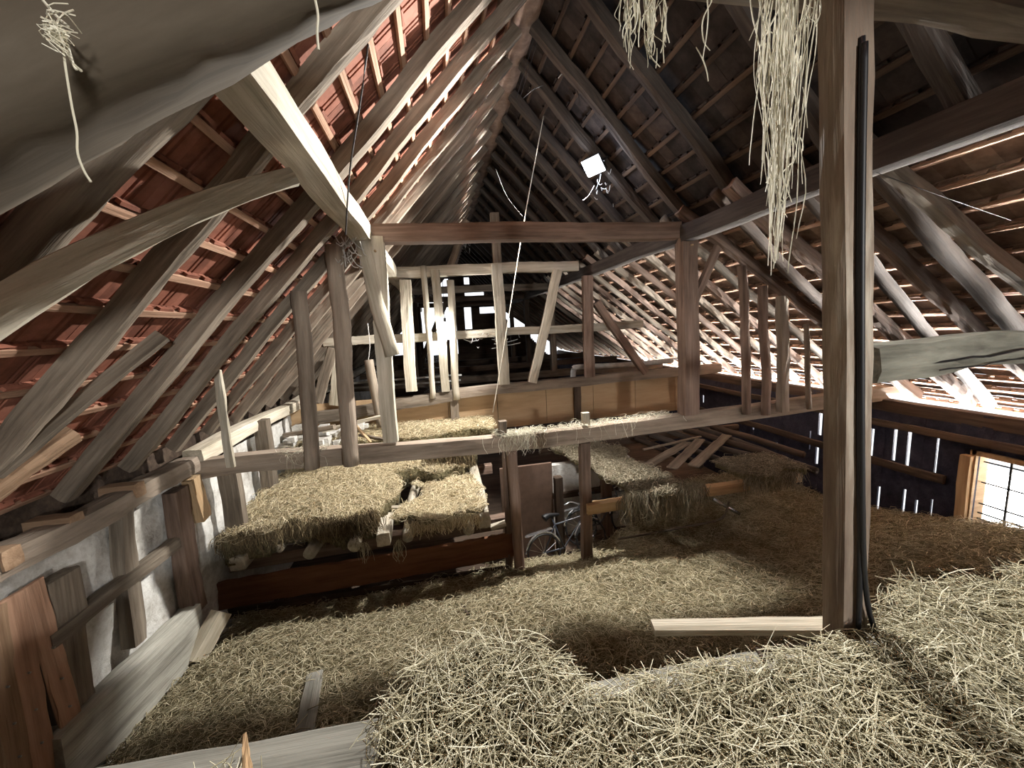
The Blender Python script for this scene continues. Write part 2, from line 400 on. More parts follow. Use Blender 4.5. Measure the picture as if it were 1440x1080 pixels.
# ------------------------------------------------------------------ purlins, plates, frames
beam('purlin', (-.86, 1.42, 1.33), (-.84, 24.6, 1.38), .25, .24, W_PALE, 'pale hewn left purlin running into the depth over the leaning posts', 'purlin', rough=.009)
beam('purlin', (3.86, 1.0, 1.29), (3.84, 24.6, 1.30), .22, .26, W_SHADED, 'dark brown right purlin running back from above the big post', 'purlin', rough=.007)  # shade on this purlin is put into its wood colour
beam('wall_plate', (-3.28, .6, -1.50), (-3.22, 5.45, -1.50), .26, .20, W_ROUND, 'grey wall plate on top of the whitewashed left wall', 'beam', rough=.012)
beam('wall_plate', (-3.2, 5.5, -1.42), (-3.2, 24.6, -1.40), .24, .20, W_PALE, 'pale wall plate continuing beyond the crooked cross beam on the left', 'beam', rough=.012)
beam('wall_plate', (8.0, YB+.1, -1.74), (8.0, YE-.1, -1.74), .20, .22, W_DARK, 'dark wall plate along the top of the boarded right wall', 'beam', rough=.006)

# near cross frame, the one the camera looks over
YA = 5.5
def A(px, py): return atY(px, py, YA)
beam('tie_beam', (-.72, YA+.1, 1.33), (3.78, YA+.1, 1.345), .22, .25, W_BROWN, 'straight brown tie beam across the near frame, top edge lit', 'beam', rough=.005)
# sagging cross beam: three runs joined as one timber
def poly_beam(name, pts, w, h, mat, label, cat, rough=.01, group=None):
    pts = [Vector(p)+UP for p in smoothline(pts, 6)]; org = pts[0]; rg = random.Random(len(pts)*7)
    V = []; Fs = []; ns = 12
    for i, p in enumerate(pts):
        t = (pts[min(i+1, len(pts)-1)]-pts[max(i-1, 0)]).normalized(); yv = Vector((0, 0, 1)).cross(t).normalized(); zv = t.cross(yv)
        for k in range(ns):
            a = 2*math.pi*(k+.5)/ns; c, s = math.cos(a), math.sin(a); q = (abs(c)**7+abs(s)**7)**(-1/7)*.5
            V.append(p-org+yv*(c*q*w+rg.uniform(-rough, rough))+zv*(s*q*h+rg.uniform(-rough, rough)))
    n = len(pts)
    for i in range(n-1):
        for k in range(ns): Fs.append((i*ns+k, i*ns+(k+1) % ns, (i+1)*ns+(k+1) % ns, (i+1)*ns+k))
    Fs.append(tuple(range(ns-1, -1, -1))); Fs.append(tuple(range((n-1)*ns, n*ns)))
    x = (pts[-1]-org); o = link(name, V, Fs, mat, Matrix.Translation(org)); tag(o, label, cat, group); return o
poly_beam('cross_beam', [A(232, 672)+Vector((0, .1, 0)), A(350, 652)+Vector((0, .1, 0)), A(560, 638)+Vector((0, .1, 0)), A(740, 622)+Vector((0, .1, 0)),
                         A(900, 602)+Vector((0, .1, 0)), A(1150, 568)+Vector((0, .1, 0)), A(1370, 536)+Vector((0, .1, 0))], .22, .26, W_ROUND,
          'long sagging cross beam carrying the stakes, straw on top', 'beam', .008)
def post(px0, px1, Y, w, d, mat, label, rnd=False, name='post', cat='post', group=None, bow=(0, 0), rough=.007, up=(0, 1, 0), peg=False):
    p0, p1 = atY(*px0, Y), atY(*px1, Y)
    o = beam(name, p0, p1, w, d, mat, label, cat, group, up=up, rnd=rnd, bow=bow, rough=rough)
    if peg:
        q = p0+(p1-p0)*.93
        beam('peg', q+Vector((0, -d*.5-.03, 0)), q+Vector((0, d*.5+.02, 0)), .03, .03, W_TAN, parent=o, rnd=True, rough=.001)
    return o
post((550, 620), (528, 334), YA+.05, .21, .2, W_PALE, 'tall pale square post under the left purlin, near frame', peg=True)
post((553, 500), (503, 326), YA-.07, .19, .16, W_PALE, 'crooked round brace leaning against the pale left post', rnd=True, name='brace', cat='brace', rough=.012)
post((968, 582), (966, 328), YA+.02, .27, .22, W_BROWN, 'tall reddish brown square post under the right purlin, near frame', peg=True)
post((977, 422), (1024, 318), YA-.02, .10, .10, W_BROWN, 'slanting brown brace beside the tall brown right post', name='brace', cat='brace')
ST = 'stakes standing on the sagging cross beam'
post((324, 657), (307, 520), YA-.14, .09, .05, W_PALE, 'thin flat pale stake at the left end of the cross beam', name='stake', cat='stake', group=ST)
post((441, 658), (420, 410), YA-.13, .19, .19, W_ROUND, 'smooth pale round stake, shorter of the two left of the post', True, 'stake', 'stake', ST, rough=.008)
post((497, 653), (469, 345), YA-.12, .21, .21, W_ROUND, 'tall round stake with dark knotty top just left of the post', True, 'stake', 'stake', ST, bow=(0, -.03), rough=.012)
post((1051, 582), (1043, 374), YA-.1, .135, .135, W_BROWN, 'tallest round stake right of the brown post', True, 'stake', 'stake', ST, rough=.009)
post((1076, 583), (1073, 402), YA-.1, .14, .14, W_BROWN, 'second round stake right of the brown post', True, 'stake', 'stake', ST, rough=.012)
post((1101, 579), (1100, 416), YA-.1, .155, .12, W_ROUND, 'flat topped split stake, third right of the brown post', False, 'stake', 'stake', ST, rough=.008)
post((1139, 575), (1132, 456), YA-.1, .085, .085, W_ROUND, 'thin short stake close to the big dark post', True, 'stake', 'stake', ST, rough=.008)
post((731, 830), (721, 634), YA+.08, .165, .165, W_BROWN, 'round brown prop under the cross beam, standing in hay', True, rough=.008)
post((717, 815), (711, 632), YA+.22, .12, .12, W_BROWN, 'thin dark prop half hidden behind the round brown prop', True, rough=.006)
post((824, 602), (823, 580), YA+.1, .12, .10, W_PALE, 'small pale stub on the beam above the square prop', rough=.004)
post((825, 805), (822, 622), YA+.1, .165, .15, W_BROWN, 'square brown prop under the cross beam beside the bicycles', rough=.006)
post((707, 622), (706, 592), YA+.05, .12, .12, W_GREY, 'short wooden stub sitting on the cross beam', rough=.006)
# braces on the left near the camera
beam('brace', atY(-45, 470, 1.95), atY(408, 252, 2.9), .20, .16, W_PALE, 'pale bowed brace rising from the left edge to the purlin', 'brace', bow=(0, .06), rough=.01, w2=.12, h2=.11)
# the big hewn strut close overhead
FE0, FE1 = atY(0, 128, .85), atY(400, 0, .85); BE0, BE1 = atY(0, 300, 1.3), atY(470, 10, 1.3)
dF = (FE1-FE0).normalized(); dB = (BE1-BE0).normalized()
rg = random.Random(3); N = 26; V = []; Fs = []; ns = 14; org = FE0+UP
for i in range(N+1):
    t = -.75+i/N*2.25
    f = FE0+dF*t*.8; bk = BE0+dB*t*1.2; upv = Vector((-.35, 0, .94))
    ring = [f+Vector((0, .02, .30))*1.0, f+Vector((0, -.02, .2)), f+Vector((0, -.02, .1)), f+Vector((0, 0, .03)), f.lerp(bk, .06)-upv*.02, f.lerp(bk, .25)-upv*.035, f.lerp(bk, .5)-upv*.035, f.lerp(bk, .75)-upv*.03,
            f.lerp(bk, .94)-upv*.01, bk+upv*.04, bk+upv*.15, bk+upv*.28, bk.lerp(f, .2)+upv*.34, f.lerp(bk, .3)+upv*.36]
    for p in ring: V.append(p+UP-org+Vector((rg.uniform(-1, 1), rg.uniform(-1, 1), rg.uniform(-1, 1)))*.007)
for i in range(N):
    for k in range(ns): Fs.append((i*ns+k, i*ns+(k+1) % ns, (i+1)*ns+(k+1) % ns, (i+1)*ns+k))
Fs.append(tuple(range(ns-1, -1, -1))); Fs.append(tuple(range(N*ns, N*ns+ns)))
# re-express with the long axis as local x for the grain
mw = frame_of(org, org+(dF+dB), (0, 0, 1)); inv = mw.to_3x3().inverted()
o = link('strut', [inv @ v for v in V], Fs, W_STRUT, mw, smooth=True)
tag(o, 'huge rough hewn strut crossing the top left corner close overhead', 'beam')

# frame at the camera: base beam, big post, tie
beam('cross_beam', (-3.1, 1.45, -1.60), (7.9, .86, -1.60), .24, .20, W_LOG, 'flat grey cross beam in front, half buried under straw', 'beam', rough=.004)
beam('tie_beam', (-.1, 1.30, 1.20), (3.9, 1.30, 1.20), .16, .22, W_GREY, 'grey beam at the very top right corner', 'beam', rough=.008)
PY = 1.20
pb0, pb1, pt0, pt1 = atY(1189, 872, PY), atY(1224, 872, PY), atY(1187, 40, PY), atY(1232, 40, PY)
pw = (pb1.x-pb0.x+pt1.x-pt0.x)/2
cb, ct = (pb0+pb1)/2, (pt0+pt1)/2; dd = (ct-cb).normalized()
PB = cb+Vector((0, .05, 0)); PB = PB-dd*((PB.z+1.5)/dd.z); PT = ct+Vector((0, .05, 0)); PT = PT+dd*((1.12-PT.z)/dd.z)
pp = beam('post', PB, PT, pw, .10, W_POST, 'big weathered post in front, split bright and dark, with black hose', 'post', up=(0, 1, 0), rough=.004)
beam('log', (1.80, 1.36, -.235), (4.6, 1.62, -.27), .155, .165, W_CRACK, 'thick cracked grey log from the big post to the right edge', 'log', rnd=False, rough=.012)
for k, (dx, pts) in enumerate([(0, [(1212, 52), (1208, 350), (1209, 700), (1209, 830), (1207, 884)]), (1, [(1216, 60), (1212, 350), (1213, 720), (1218, 830), (1228, 880), (1243, 918)])]):
    mb = MB(); mb.tube(smoothline([atY(px, py, 1.190-.012*k) for px, py in pts], 8), .010, 8); mb.lift()
    o = mb.build('hose', BLACK, smooth=True)
    tag(o, ['black hose running straight down the big post', 'black hose curving away from the post foot into the straw'][k], 'hose')
lg_ = [o for o in bpy.data.objects if o.name == 'log'][0]
for k, (z0, z1, x0_, x1_) in enumerate([(-.03, .035, 1.83, 3.4), (-.05, -.02, 2.2, 3.2)]):
    mb = MB(); rg = random.Random(k+5); n = 14; pts = []
    for i in range(n):
        t = i/(n-1); x = x0_+(x1_-x0_)*t; y = 1.36+(x-1.8)*.093-.079; pts.append((x, y, -.235-(x-1.8)*.0125+z0+(z1-z0)*t+rg.uniform(-.006, .006)))
    mb.tube(pts, .0055-.002*k, 4); mb.lift(); c_ = mb.build('crack', BLACK, lg_); c_['label'] = 'dark drying crack'
mb = MB(); mb.tube(smoothline([atY(1233, 243, 2.6), atY(1330, 278, 2.7), atY(1445, 318, 2.7)], 5), .003, 5); mb.lift()
tag(mb.build('wire', WIRE), 'thin wire slanting down right of the big post', 'wire')
beam('plank', atZ(918, 883, -1.475)+Vector((0, 0, .0)), atZ(1222, 893, -1.465)+Vector((0, .06, 0)), .075, .03, W_PALE, 'long pale plank lying at the foot of the big post', 'plank', rough=.002, w2=.10)
beam('stick', atZ(350, 1085, -1.38), atZ(345, 1032, -1.38), .028, .02, W_TAN, 'short yellow wooden stick poking out of straw at bottom', 'stick', w2=.012)
for k in range(2):
    beam('stick', atZ(1062+14*k, 912-2*k, -1.38), atZ(1074+14*k, 932-3*k, -1.38), .012, .012, W_DARK, ['dark broken stick in the straw edge, left one of two', 'dark broken stick in the straw edge, right one of two'][k], 'stick')

# second frame with the ochre board wall below
Y2 = 9.0
def B2(px, py, dy=0): return atY(px, py, Y2+dy)
FR = 'studs of the second frame'
beam('tie_beam', B2(540, 384), B2(812, 374), .2, .24, W_PALE, 'pale tie beam of the second frame under the left purlin', 'beam', rough=.008)
beam('rail', B2(455, 482, .08), B2(903, 456, .08), .12, .19, W_PALE, 'pale middle rail across the second frame', 'beam', rough=.008)
beam('cross_beam', B2(440, 588), B2(640, 556), .24, .26, W_GREY, 'grey base beam of the second frame, left length', 'beam', rough=.01)
beam('cross_beam', B2(640, 553), B2(1010, 517), .24, .24, W_ROUND, 'tan base beam above the ochre board wall', 'beam', rough=.006)
for (f, t, w, mt, lab, rd) in [
    ((579, 550), (569, 394), .25, W_PALE, 'wide pale stud under the left purlin, second frame', False),
    ((609, 560), (596, 374), .13, W_PALE, 'thin pale stake left of the glowing bulb', True),
    ((627, 550), (612, 380), .19, W_PALE, 'pale stud directly left of the far glowing bulb', False),
    ((642, 562), (633, 394), .17, W_PALE, 'pale round stake directly right of the far glowing bulb', True),
    ((710, 540), (698, 372), .25, W_PALE, 'pale middle stud below the second tie beam', False),
    ((749, 538), (784, 380), .21, W_PALE, 'pale slanting stud right of the middle stud', False),
    ((829, 530), (825, 388), .25, W_BROWN, 'brown square post under the right purlin, second frame', False),
    ((907, 524), (838, 425), .19, W_BROWN, 'slanting brown brace behind the right post, second frame', False)]:
    post(f, t, Y2-.1, w, .16, mt, lab, rd, 'stud', 'post', FR)
post((700, 376), (694, 300), Y2+.02, .2, .16, W_GREY, 'upper king post standing on the second tie beam')
post((630, 382), (655, 310), Y2+.03, .16, .14, W_GREY, 'leaning upper strut above the second tie beam')
# ochre boards
bx0, bx1 = B2(395, 590).x, B2(958, 525).x
mb = MB(); x = bx0; k = 0
while x < bx1:
    xe = min(x+1.15+.1*random.random(), bx1); zt = -1.62-.0*k
    mb.box((x, Y2+.14, -2.42), (xe-.012, Y2+.17, -1.45)); x = xe; k += 1
mb.lift(); tag(mb.build('board_partition', W_BOARD), 'ochre board partition below the second frame', 'partition')
post((641, 608), (639, 560), Y2-.02, .2, .12, W_GREY, 'short grey stud on the ochre partition below the bulb', name='stud')
post((817, 716), (811, 540), Y2-.02, .17, .10, W_DARK, 'short dark stud on the ochre partition below the right post', name='stud')
post((536, 600), (519, 506), 8.6, .19, .19, W_GREY, 'short grey stub log standing left of the second frame', True)
post((447, 566), (468, 490), 8.3, .2, .06, W_GREY, 'grey leaning plank behind the tall round stake', name='plank', cat='plank')
post((470, 570), (476, 500), 8.5, .2, .05, W_PALE, 'pale leaning plank behind the tall round stake', name='plank', cat='plank')
mb = MB(); mb.tube(smoothline([atY(518, 506, 8.55), atY(520, 485, 8.55), atY(517, 455, 8.55)], 4), .008, 5); mb.lift()
tag(mb.build('wire', COBWEB), 'thin wire rising from the short stub log', 'wire')
# white pipe behind the second frame
mb = MB(); mb.tube(smoothline([B2(806, 531, .5), B2(807, 520, .5), B2(815, 516, .5), B2(880, 513, .6), B2(945, 507, .7)], 6), .07, 10); mb.lift()
tag(mb.build('pipe', PIPE, smooth=True), 'white pipe with an elbow behind the second frame', 'pipe')

# farther frames
for i, (Y, mt) in enumerate([(12.6, W_GREY), (16.2, W_DARK), (19.6, W_DARK)]):
    nm = ['third', 'fourth', 'fifth'][i]
    beam('tie_beam', (-.8, Y, 1.3), (3.8, Y, 1.3), .2, .22, mt, 'tie beam of the %s frame in the depths' % nm, 'beam')
    beam('cross_beam', (-3.1, Y, -1.6), (7.9, Y, -1.6), .22, .24, mt, 'base beam of the %s frame in the depths' % nm, 'beam')
    for k, xx in enumerate((-.75, 3.85)):
        beam('post', (xx, Y-.02, -1.5), (xx, Y-.02, 1.2), .2, .2, mt, '%s purlin post of the %s frame in the depths' % (['left', 'right'][k], nm), 'post', up=(0, 1, 0))
beam('post', (.35, 13.0, -1.5), (.35, 13.0, .0), .22, .22, W_DARK, 'dark free standing post below the far glowing bulb', 'post', up=(0, 1, 0))
beam('brace', (-.6, 16.0, -1.0), (.5, 16.0, 1.2), .2, .15, W_DARK, 'dark slanting brace of the fourth frame', 'brace', up=(0, 1, 0))

# ------------------------------------------------------------------ far gable with bright openings
mb = MB(); gx = np.arange(-4.4, 9.2, .11)
opens = []
for (xa, ya, xb, yb) in [(556, 440, 600, 500), (572, 428, 600, 445), (605, 420, 640, 500), (612, 411, 632, 420), (654, 410, 680, 421), (655, 432, 661, 463), (674, 431, 697, 441), (698, 438, 716, 450), (714, 446, 732, 462), (618, 392, 630, 404), (652, 390, 660, 400)]:
    p, q = atY(xa, yb, YE), atY(xb, ya, YE); opens.append((p.x, q.x, p.z, q.z))
for x in gx:
    xa, xb = x, x+.108; xm = (xa+xb)/2
    zt = min(1.42+(xm+.85)*math.tan(AL)+.3, PR.z-(xm-3.88)*math.tan(AR)+.3)
    segs = [(-4.6, zt)]
    for (a0, a1, z0, z1) in opens:
        if a0 <= xm <= a1:
            ns_ = []
            zz1 = z1
            for (p, q) in segs:
                if z0 > p: ns_.append((p, min(q, z0)))
                if zz1 < q: ns_.append((max(p, zz1), q))
            segs = [s for s in ns_ if s[1]-s[0] > .02]
    for (p, q) in segs: mb.box((xa, YE, p), (xb, YE+.04, q))
mb.lift(); tag(mb.build('wall_back', W_DARK), 'far boarded gable with bright daylight openings', 'wall', kind='structure')
# unseen back gable; its opening is invented to shape the added rear light
mb = MB(); HX0, HX1, HZ0, HZ1 = .9, 2.4, -.1, 1.1
def gz(x): return min(1.42+(x+.85)*math.tan(AL)+.3, PR.z-(x-3.88)*math.tan(AR)+.3)
for x in np.arange(-4.4, 9.2, .2):
    if HX0 < x+.1 < HX1:
        mb.box((x, YB, -4.6), (x+.2, YB+.04, HZ0))
        if gz(x+.1) > HZ1: mb.box((x, YB, HZ1), (x+.2, YB+.04, gz(x+.1)))
    else: mb.box((x, YB, -4.6), (x+.2, YB+.04, gz(x+.1)))
mb.lift(); tag(mb.build('wall_front', W_DARK), 'boarded gable behind the camera with an added opening for the rear light', 'wall', kind='structure')

# ------------------------------------------------------------------ right wall of boards with slits and the barred window
XW = 7.92
slits = []
for (x0_, y0_, x1_, y1_, w) in [(1260, 597, 1257, 648, .05), (1280, 602, 1275, 665, .055), (1320, 611, 1314, 675, .03), (1228, 603, 1224, 650, .05), (1237, 684, 1233, 720, .045),
                                (1273, 688, 1269, 728, .05), (1290, 703, 1286, 730, .035), (1311, 702, 1308, 730, .025), (1156, 576, 1152, 612, .075), (1151, 626, 1147, 652, .06), (1411, 775, 1410, 780, .04), (1428, 786, 1427, 797, .05),
                                (1093, 622, 1092, 632, .04), (1140, 606, 1139, 632, .03), (990, 556, 988, 566, .06), (1060, 596, 1059, 604, .04)]:
    p, q = atX(x0_, y0_, XW), atX(x1_, y1_, XW); slits.append(((p.y+q.y)/2, w, q.z, p.z))
w0 = atX(1384, 648, XW); w1 = atX(1384, 748, XW)
WY1 = w0.y+.06; WY0 = WY1-1.15; WZ1, WZ0 = -2.27, -3.44
slits.append(((WY0+WY1)/2, WY1-WY0, WZ0, WZ1))
cuts = sorted(set([YB, YE]+[round(v, 4) for c, w, _, _ in slits for v in (c-w/2, c+w/2)]))
mb = MB()
for a, b_ in zip(cuts[:-1], cuts[1:]):
    ym = (a+b_)/2; segs = [(-4.6, -1.66)]
    for c, w, z0, z1 in slits:
        if abs(ym-c) < w/2:
            ns_ = []
            for p, q in segs:
                if z0 > p: ns_.append((p, min(q, z0)))
                if z1 < q: ns_.append((max(p, z1), q))
            segs = ns_
    yy = a
    while yy < b_-1e-4:
        ye = min(yy+.24, b_); t = random.uniform(0, .012)
        for p, q in segs: mb.box((XW-t, yy, p), (XW+.03, ye, q))
        yy = ye
mb.lift(); tag(mb.build('wall_right', W_NAVY), 'dark haze-tinted board wall with light slits on the right', 'wall', kind='structure')
beam('rail', (XW-.05, -1, -2.06), (XW-.05, 12, -2.06), .08, .12, W_DARK, 'dark horizontal rail above the wall slits', 'beam', rough=.004)
beam('rail', (XW-.05, 4.5, -2.80), (XW-.05, 12, -2.80), .08, .14, W_DARK, 'dark horizontal rail between the rows of wall slits', 'beam', rough=.004)
win = empty('window_1', Vector((XW, (WY0+WY1)/2, WZ0))+UP); tag(win, 'bright barred window in the dark right wall', 'window', kind='structure')
mb = MB()
for lo, hi in [((XW-.06, WY0-.07, WZ0-.07), (XW+.22, WY0, WZ1+.07)), ((XW-.06, WY1, WZ0-.07), (XW+.22, WY1+.05, WZ1+.07)),
               ((XW-.06, WY0-.07, WZ1), (XW+.22, WY1+.07, WZ1+.07)), ((XW-.08, WY0-.07, WZ0-.07), (XW+.22, WY1+.07, WZ0))]: mb.box(lo, hi)
mb.lift().build('window_frame', W_TAN, win)
mb = MB()
for k in range(1, 4):
    yy = WY0+(WY1-WY0)*k/4; mb.box((XW+.11, yy-.012, WZ0), (XW+.135, yy+.012, WZ1))
for k, zz in enumerate((.12, .2, .33, .62, .9)):
    z = WZ0+(WZ1-WZ0)*zz; mb.box((XW+.11, WY0, z-.009), (XW+.13, WY1, z+.009))
mb.lift().build('grille', IRON, win)
mb = MB(); mb.box((XW+.17, WY0, WZ0), (XW+.178, WY1, WZ1)); mb.lift().build('pane', GLASS, win)
jp = atX(1362, 640, XW-.05); jq = atX(1352, 738, XW-.05)
beam('window_post', (XW-.06, jq.y, jq.z), (XW-.06, jp.y, jp.z), .13, .12, W_TAN, 'light tan upright board beside the barred window', 'post', up=(1, 0, 0))

# ------------------------------------------------------------------ left wall: whitewashed infill between timbers
XL = -3.32
def LW(px, py): p = atX(px, py, -3.2); return (p.y, p.z)
V = []; Fs = []; ny, nz = 150, 26; rg = random.Random(9)
for i in range(ny+1):
    for k in range(nz+1):
        yv = YB+(YE-YB)*i/ny; zv = -4.6+2.95*k/nz
        V.append((XL+.02+.018*math.sin(yv*5.1+zv*3)+.014*math.sin(yv*11-zv*8)+rg.uniform(-.008, .008), yv, zv+LIFT))
for i in range(ny):
    for k in range(nz):
        a = i*(nz+1)+k; Fs.append((a, a+1, a+nz+2, a+nz+1))
box('trim_2', (XL-.26, YB, -4.6), (XL-.22, YE, -1.16), W_DARK, kind='structure', label='dark boarding behind the left wall plate', cat='wall')
o = link('wall_left', V, Fs, PLASTER, smooth=True); tag(o, 'crumbling whitewashed infill of the left timber wall', 'wall', kind='structure')
def lbeam(name, a, b_, w, d, mat, label, cat='post', off=.0, rough=.01):
    pa, pb = atX(*a, -3.2), atX(*b_, -3.2); pa.x = pb.x = -3.2-d/2+.05+off
    return beam(name, pa, pb, w, d, mat, label, cat, up=(1, 0, 0), rough=rough)
lbeam('stud', (112, 1010), (80, 810), .30, .14, W_GREY, 'worn grey stud at the left edge of the whitewashed panels')
lbeam('stud', (190, 905), (172, 715), .17, .13, W_GREY, 'grey stud between the two whitewashed panels')
lbeam('stud', (272, 858), (240, 690), .24, .16, W_BROWN, 'brown leaning stud at the far end of the whitewashed panels', off=.06)
lbeam('stud', (283, 730), (268, 672), .2, .12, W_TAN, 'short orange brown stud beyond the leaning brown stud', off=.02)
lbeam('rail', (55, 905), (245, 765), .13, .12, W_GREY, 'grey middle rail between the whitewashed panels', 'beam', off=.02)
lbeam('sill_beam', (60, 1090), (266, 884), .56, .22, W_LOG, 'broad grey sill beam along the foot of the left wall', 'beam', off=.1, rough=.008)
for k, (a, b_) in enumerate([((0, 840), (48, 1100)), ((30, 822), (92, 1040)), ((-30, 860), (15, 1120))]):
    wb = lbeam('wall_board', b_, a, .17, .03, W_BATTEN if k != 2 else W_MID, ['reddish brown upright wall board with nails, middle one', 'wide tan wall board next to the worn grey stud', 'brown wall board at the very left edge'][k], 'board', off=.03, rough=.003)
    for t in (.42, .62, .8):
        q = atX(a[0]+(b_[0]-a[0])*t, a[1]+(b_[1]-a[1])*t, -3.2); q.x = -3.125
        beam('nail', q, q+Vector((.022, 0, -.004)), .014, .014, STEEL, parent=wb, rnd=True, rough=.0005)
for k, (px, py) in enumerate([(128, 733), (213, 686), (40, 780)]):
    p = atX(px, py, -3.0); beam('joist_end', (-3.42, p.y, p.z), (-3.10, p.y, p.z), .14, .15, W_MID, ['pale sawn joist end under the wall plate, nearer one', 'pale sawn joist end under the wall plate, farther one', 'shadowy sawn joist end at the left edge under the plate'][k], 'beam', rough=.005)
p = atY(278, 880, 4.7); q = atY(300, 850, 4.9)
beam('timber_block', (p.x-.05, 4.62, -3.62), (p.x+.12, 4.95, -3.28), .16, .2, W_PALE, 'pale square timber end at the foot of the left wall', 'beam', rough=.004)
# posts behind the cross beam on the left
post((382, 695), (368, 590), 7.2, .22, .2, W_GREY, 'grey post behind the cross beam beside the left plate')
post((335, 750), (318, 650), 5.9, .26, .14, W_GREY, 'grey planked post under the left end of the cross beam')

# ------------------------------------------------------------------ floor
box('floor', (-4.4, YB-.2, -4.75), (9.2, YE+.2, -4.6), W_DARK, kind='structure', label='dark barn floor below the hay', cat='floor')

# ------------------------------------------------------------------ left platform of logs
beam('platform_plank', atY(284, 842, 5.7), atY(722, 766, 5.7), .06, .42, W_RED, 'wide red brown plank along the front of the left platform', 'plank', rough=.004)
beam('platform_plank', atY(300, 866, 5.85), atY(722, 800, 5.85), .05, .16, W_DARK, 'narrow dark plank below the wide red brown plank', 'plank', rough=.004)
beam('platform_beam', (-3.2, 5.95, -3.20), (1.0, 5.95, -3.16), .2, .2, W_BROWN, 'dark bearer beam under the log ends', 'beam')
beam('platform_beam', (-3.2, 8.3, -3.1), (1.0, 8.3, -3.1), .2, .2, W_BROWN, 'rear bearer beam under the left platform', 'beam')
lg = [((338, 800), .20), ((385, 786), .13), ((437, 775), .18), ((497, 765), .19), ((537, 755), .19), ((572, 742), .16), ((660, 735), .17), ((683, 733), .19)]
names = ['first log end from the left under the hay platform', 'second log end from the left under the hay platform', 'third log end from the left under the hay platform', 'fourth log with a ragged end on the left platform',
         'thick bare log with square cut end on the left platform', 'bare round log beside the thick square cut log', 'log half hidden by hay near the platform end', 'squared beam closing the right end of the left platform']
for k, ((px, py), w) in enumerate(lg):
    p = atY(px, py, 5.58); z = -3.0 if k < 7 else -2.93
    beam('platform_log', (p.x, 5.55 if k not in (1,) else 5.75, z), (p.x+.02+random.uniform(-.1, .1), 8.6, z+.05), w, w, W_PALE, names[k], 'log', 'logs of the left hay platform', rnd=(k not in (0, 4, 7)), rough=.012)
beam('plank', atZ(480, 715, -2.84), atZ(600, 712, -2.84), .09, .025, W_PALE, 'narrow plank lying across the bare logs', 'plank', rough=.002)
beam('plank', atY(690, 742, 5.75), atY(722, 732, 5.75), .12, .06, W_PALE, 'short pale batten beside the round brown prop', 'plank', rough=.002)
for k, px in enumerate((660, 695, 712)):
    p = atY(px, 768-.2*(px-660), 5.95); beam('timber_block', (p.x, 5.68, p.z+.03), (p.x, 6.0, p.z+.03), .14, .12, W_TAN, ['small timber block under the platform, left one of three', 'small timber block under the platform, middle one of three', 'small timber block under the platform, right one of three'][k], 'timber block', 'blocks under the platform end')

# ------------------------------------------------------------------ right platform
ZR = -2.78
beam('platform_beam', (2.15, 5.52, -2.93), (6.2, 5.52, -2.90), .15, .17, W_TAN, 'tan front bearer of the right hay platform', 'beam', rough=.005)
beam('platform_beam', (2.2, 8.6, -2.93), (7.6, 8.6, -2.90), .15, .17, W_DARK, 'rear bearer of the right hay platform', 'beam')
e0, e1 = atZ(788, 628, ZR), atZ(905, 694, ZR)
beam('platform_log', e1+Vector((0, -.1, 0)), e0, .14, .16, W_GREY, 'squared edge timber on the left of the right platform', 'log', rough=.008)
rl = [((940, 607), (1060, 643)), ((962, 603), (1100, 645)), ((985, 602), (1147, 662)), ((1000, 598), (1130, 640)), ((915, 612), (1020, 650)), ((895, 616), (985, 655))]
for k, (a, b_) in enumerate(rl):
    pa, pb = atZ(*a, ZR+.05), atZ(*b_, ZR+.05)
    beam('platform_log', pb, pa, .13, .13, W_DARK if k % 2 else W_SHADED, '%s bare pole of the right platform' % ORD[k], 'log', 'bare poles of the right hay platform', rnd=True, rough=.01)
for k, (a, b_) in enumerate([((900, 660), (968, 622)), ((975, 655), (1022, 612)), ((945, 658), (985, 618))]):
    pa, pb = atZ(*a, ZR+.13), atZ(*b_, ZR+.13)
    beam('plank', pa, pb, .20, .025, W_GREY, ['grey loose board on the right platform, leftmost of three', 'grey loose board on the right platform, rightmost of three', 'grey loose board on the right platform, middle of three'][k], 'plank', rough=.003)
beam('plank', atZ(905, 632, ZR+.16), atZ(985, 614, ZR+.16), .06, .03, W_GREY, 'thin grey lath across the poles of the right platform', 'plank', rough=.003)

# panel and wall pieces below, seen between the props
box('door_panel', (.98, 6.9, -4.55), (2.0, 6.96, -2.62), W_PANEL, label='smooth brown panel between the two props', cat='panel')
beam('post', (2.1, 6.85, -4.5), (2.1, 6.85, -2.9), .16, .16, W_DARK, 'dark post right of the smooth brown panel', 'post', up=(0, 1, 0))
mb = MB(); mb.box((2.2, 7.6, -4.58), (4.0, 7.75, -2.95)); mb.lift(); tag(mb.build('plaster_partition', PLASTER), 'dim plaster partition behind the bicycles', 'partition')
beam('rail', (2.2, 7.55, -3.62), (4.0, 7.55, -3.6), .1, .12, W_DARK, 'dark rail on the dim plaster partition', 'beam')
beam('post', (3.25, 7.2, -4.5), (3.25, 7.2, -3.0), .24, .08, W_BROWN, 'brown upright board behind the bicycle handlebars', 'post', up=(0, 1, 0))
mb = MB(); mb.tube([atY(1003, 702, 5.9), atY(1040, 723, 5.7)], .03, 8); mb.lift()
tag(mb.build('metal_rail', CHROME, smooth=True), 'shiny metal rail leaning below the right platform', 'rail')
mb = MB(); mb.tube(smoothline([atY(870, 738+20, 6.0), atY(985, 737, 5.9), atY(1016, 728, 5.7), atY(1025, 705, 5.7)], 5), .02, 6); mb.lift()
tag(mb.build('stick', W_GREY), 'long bent stick poking out of the dark hay mound', 'stick')

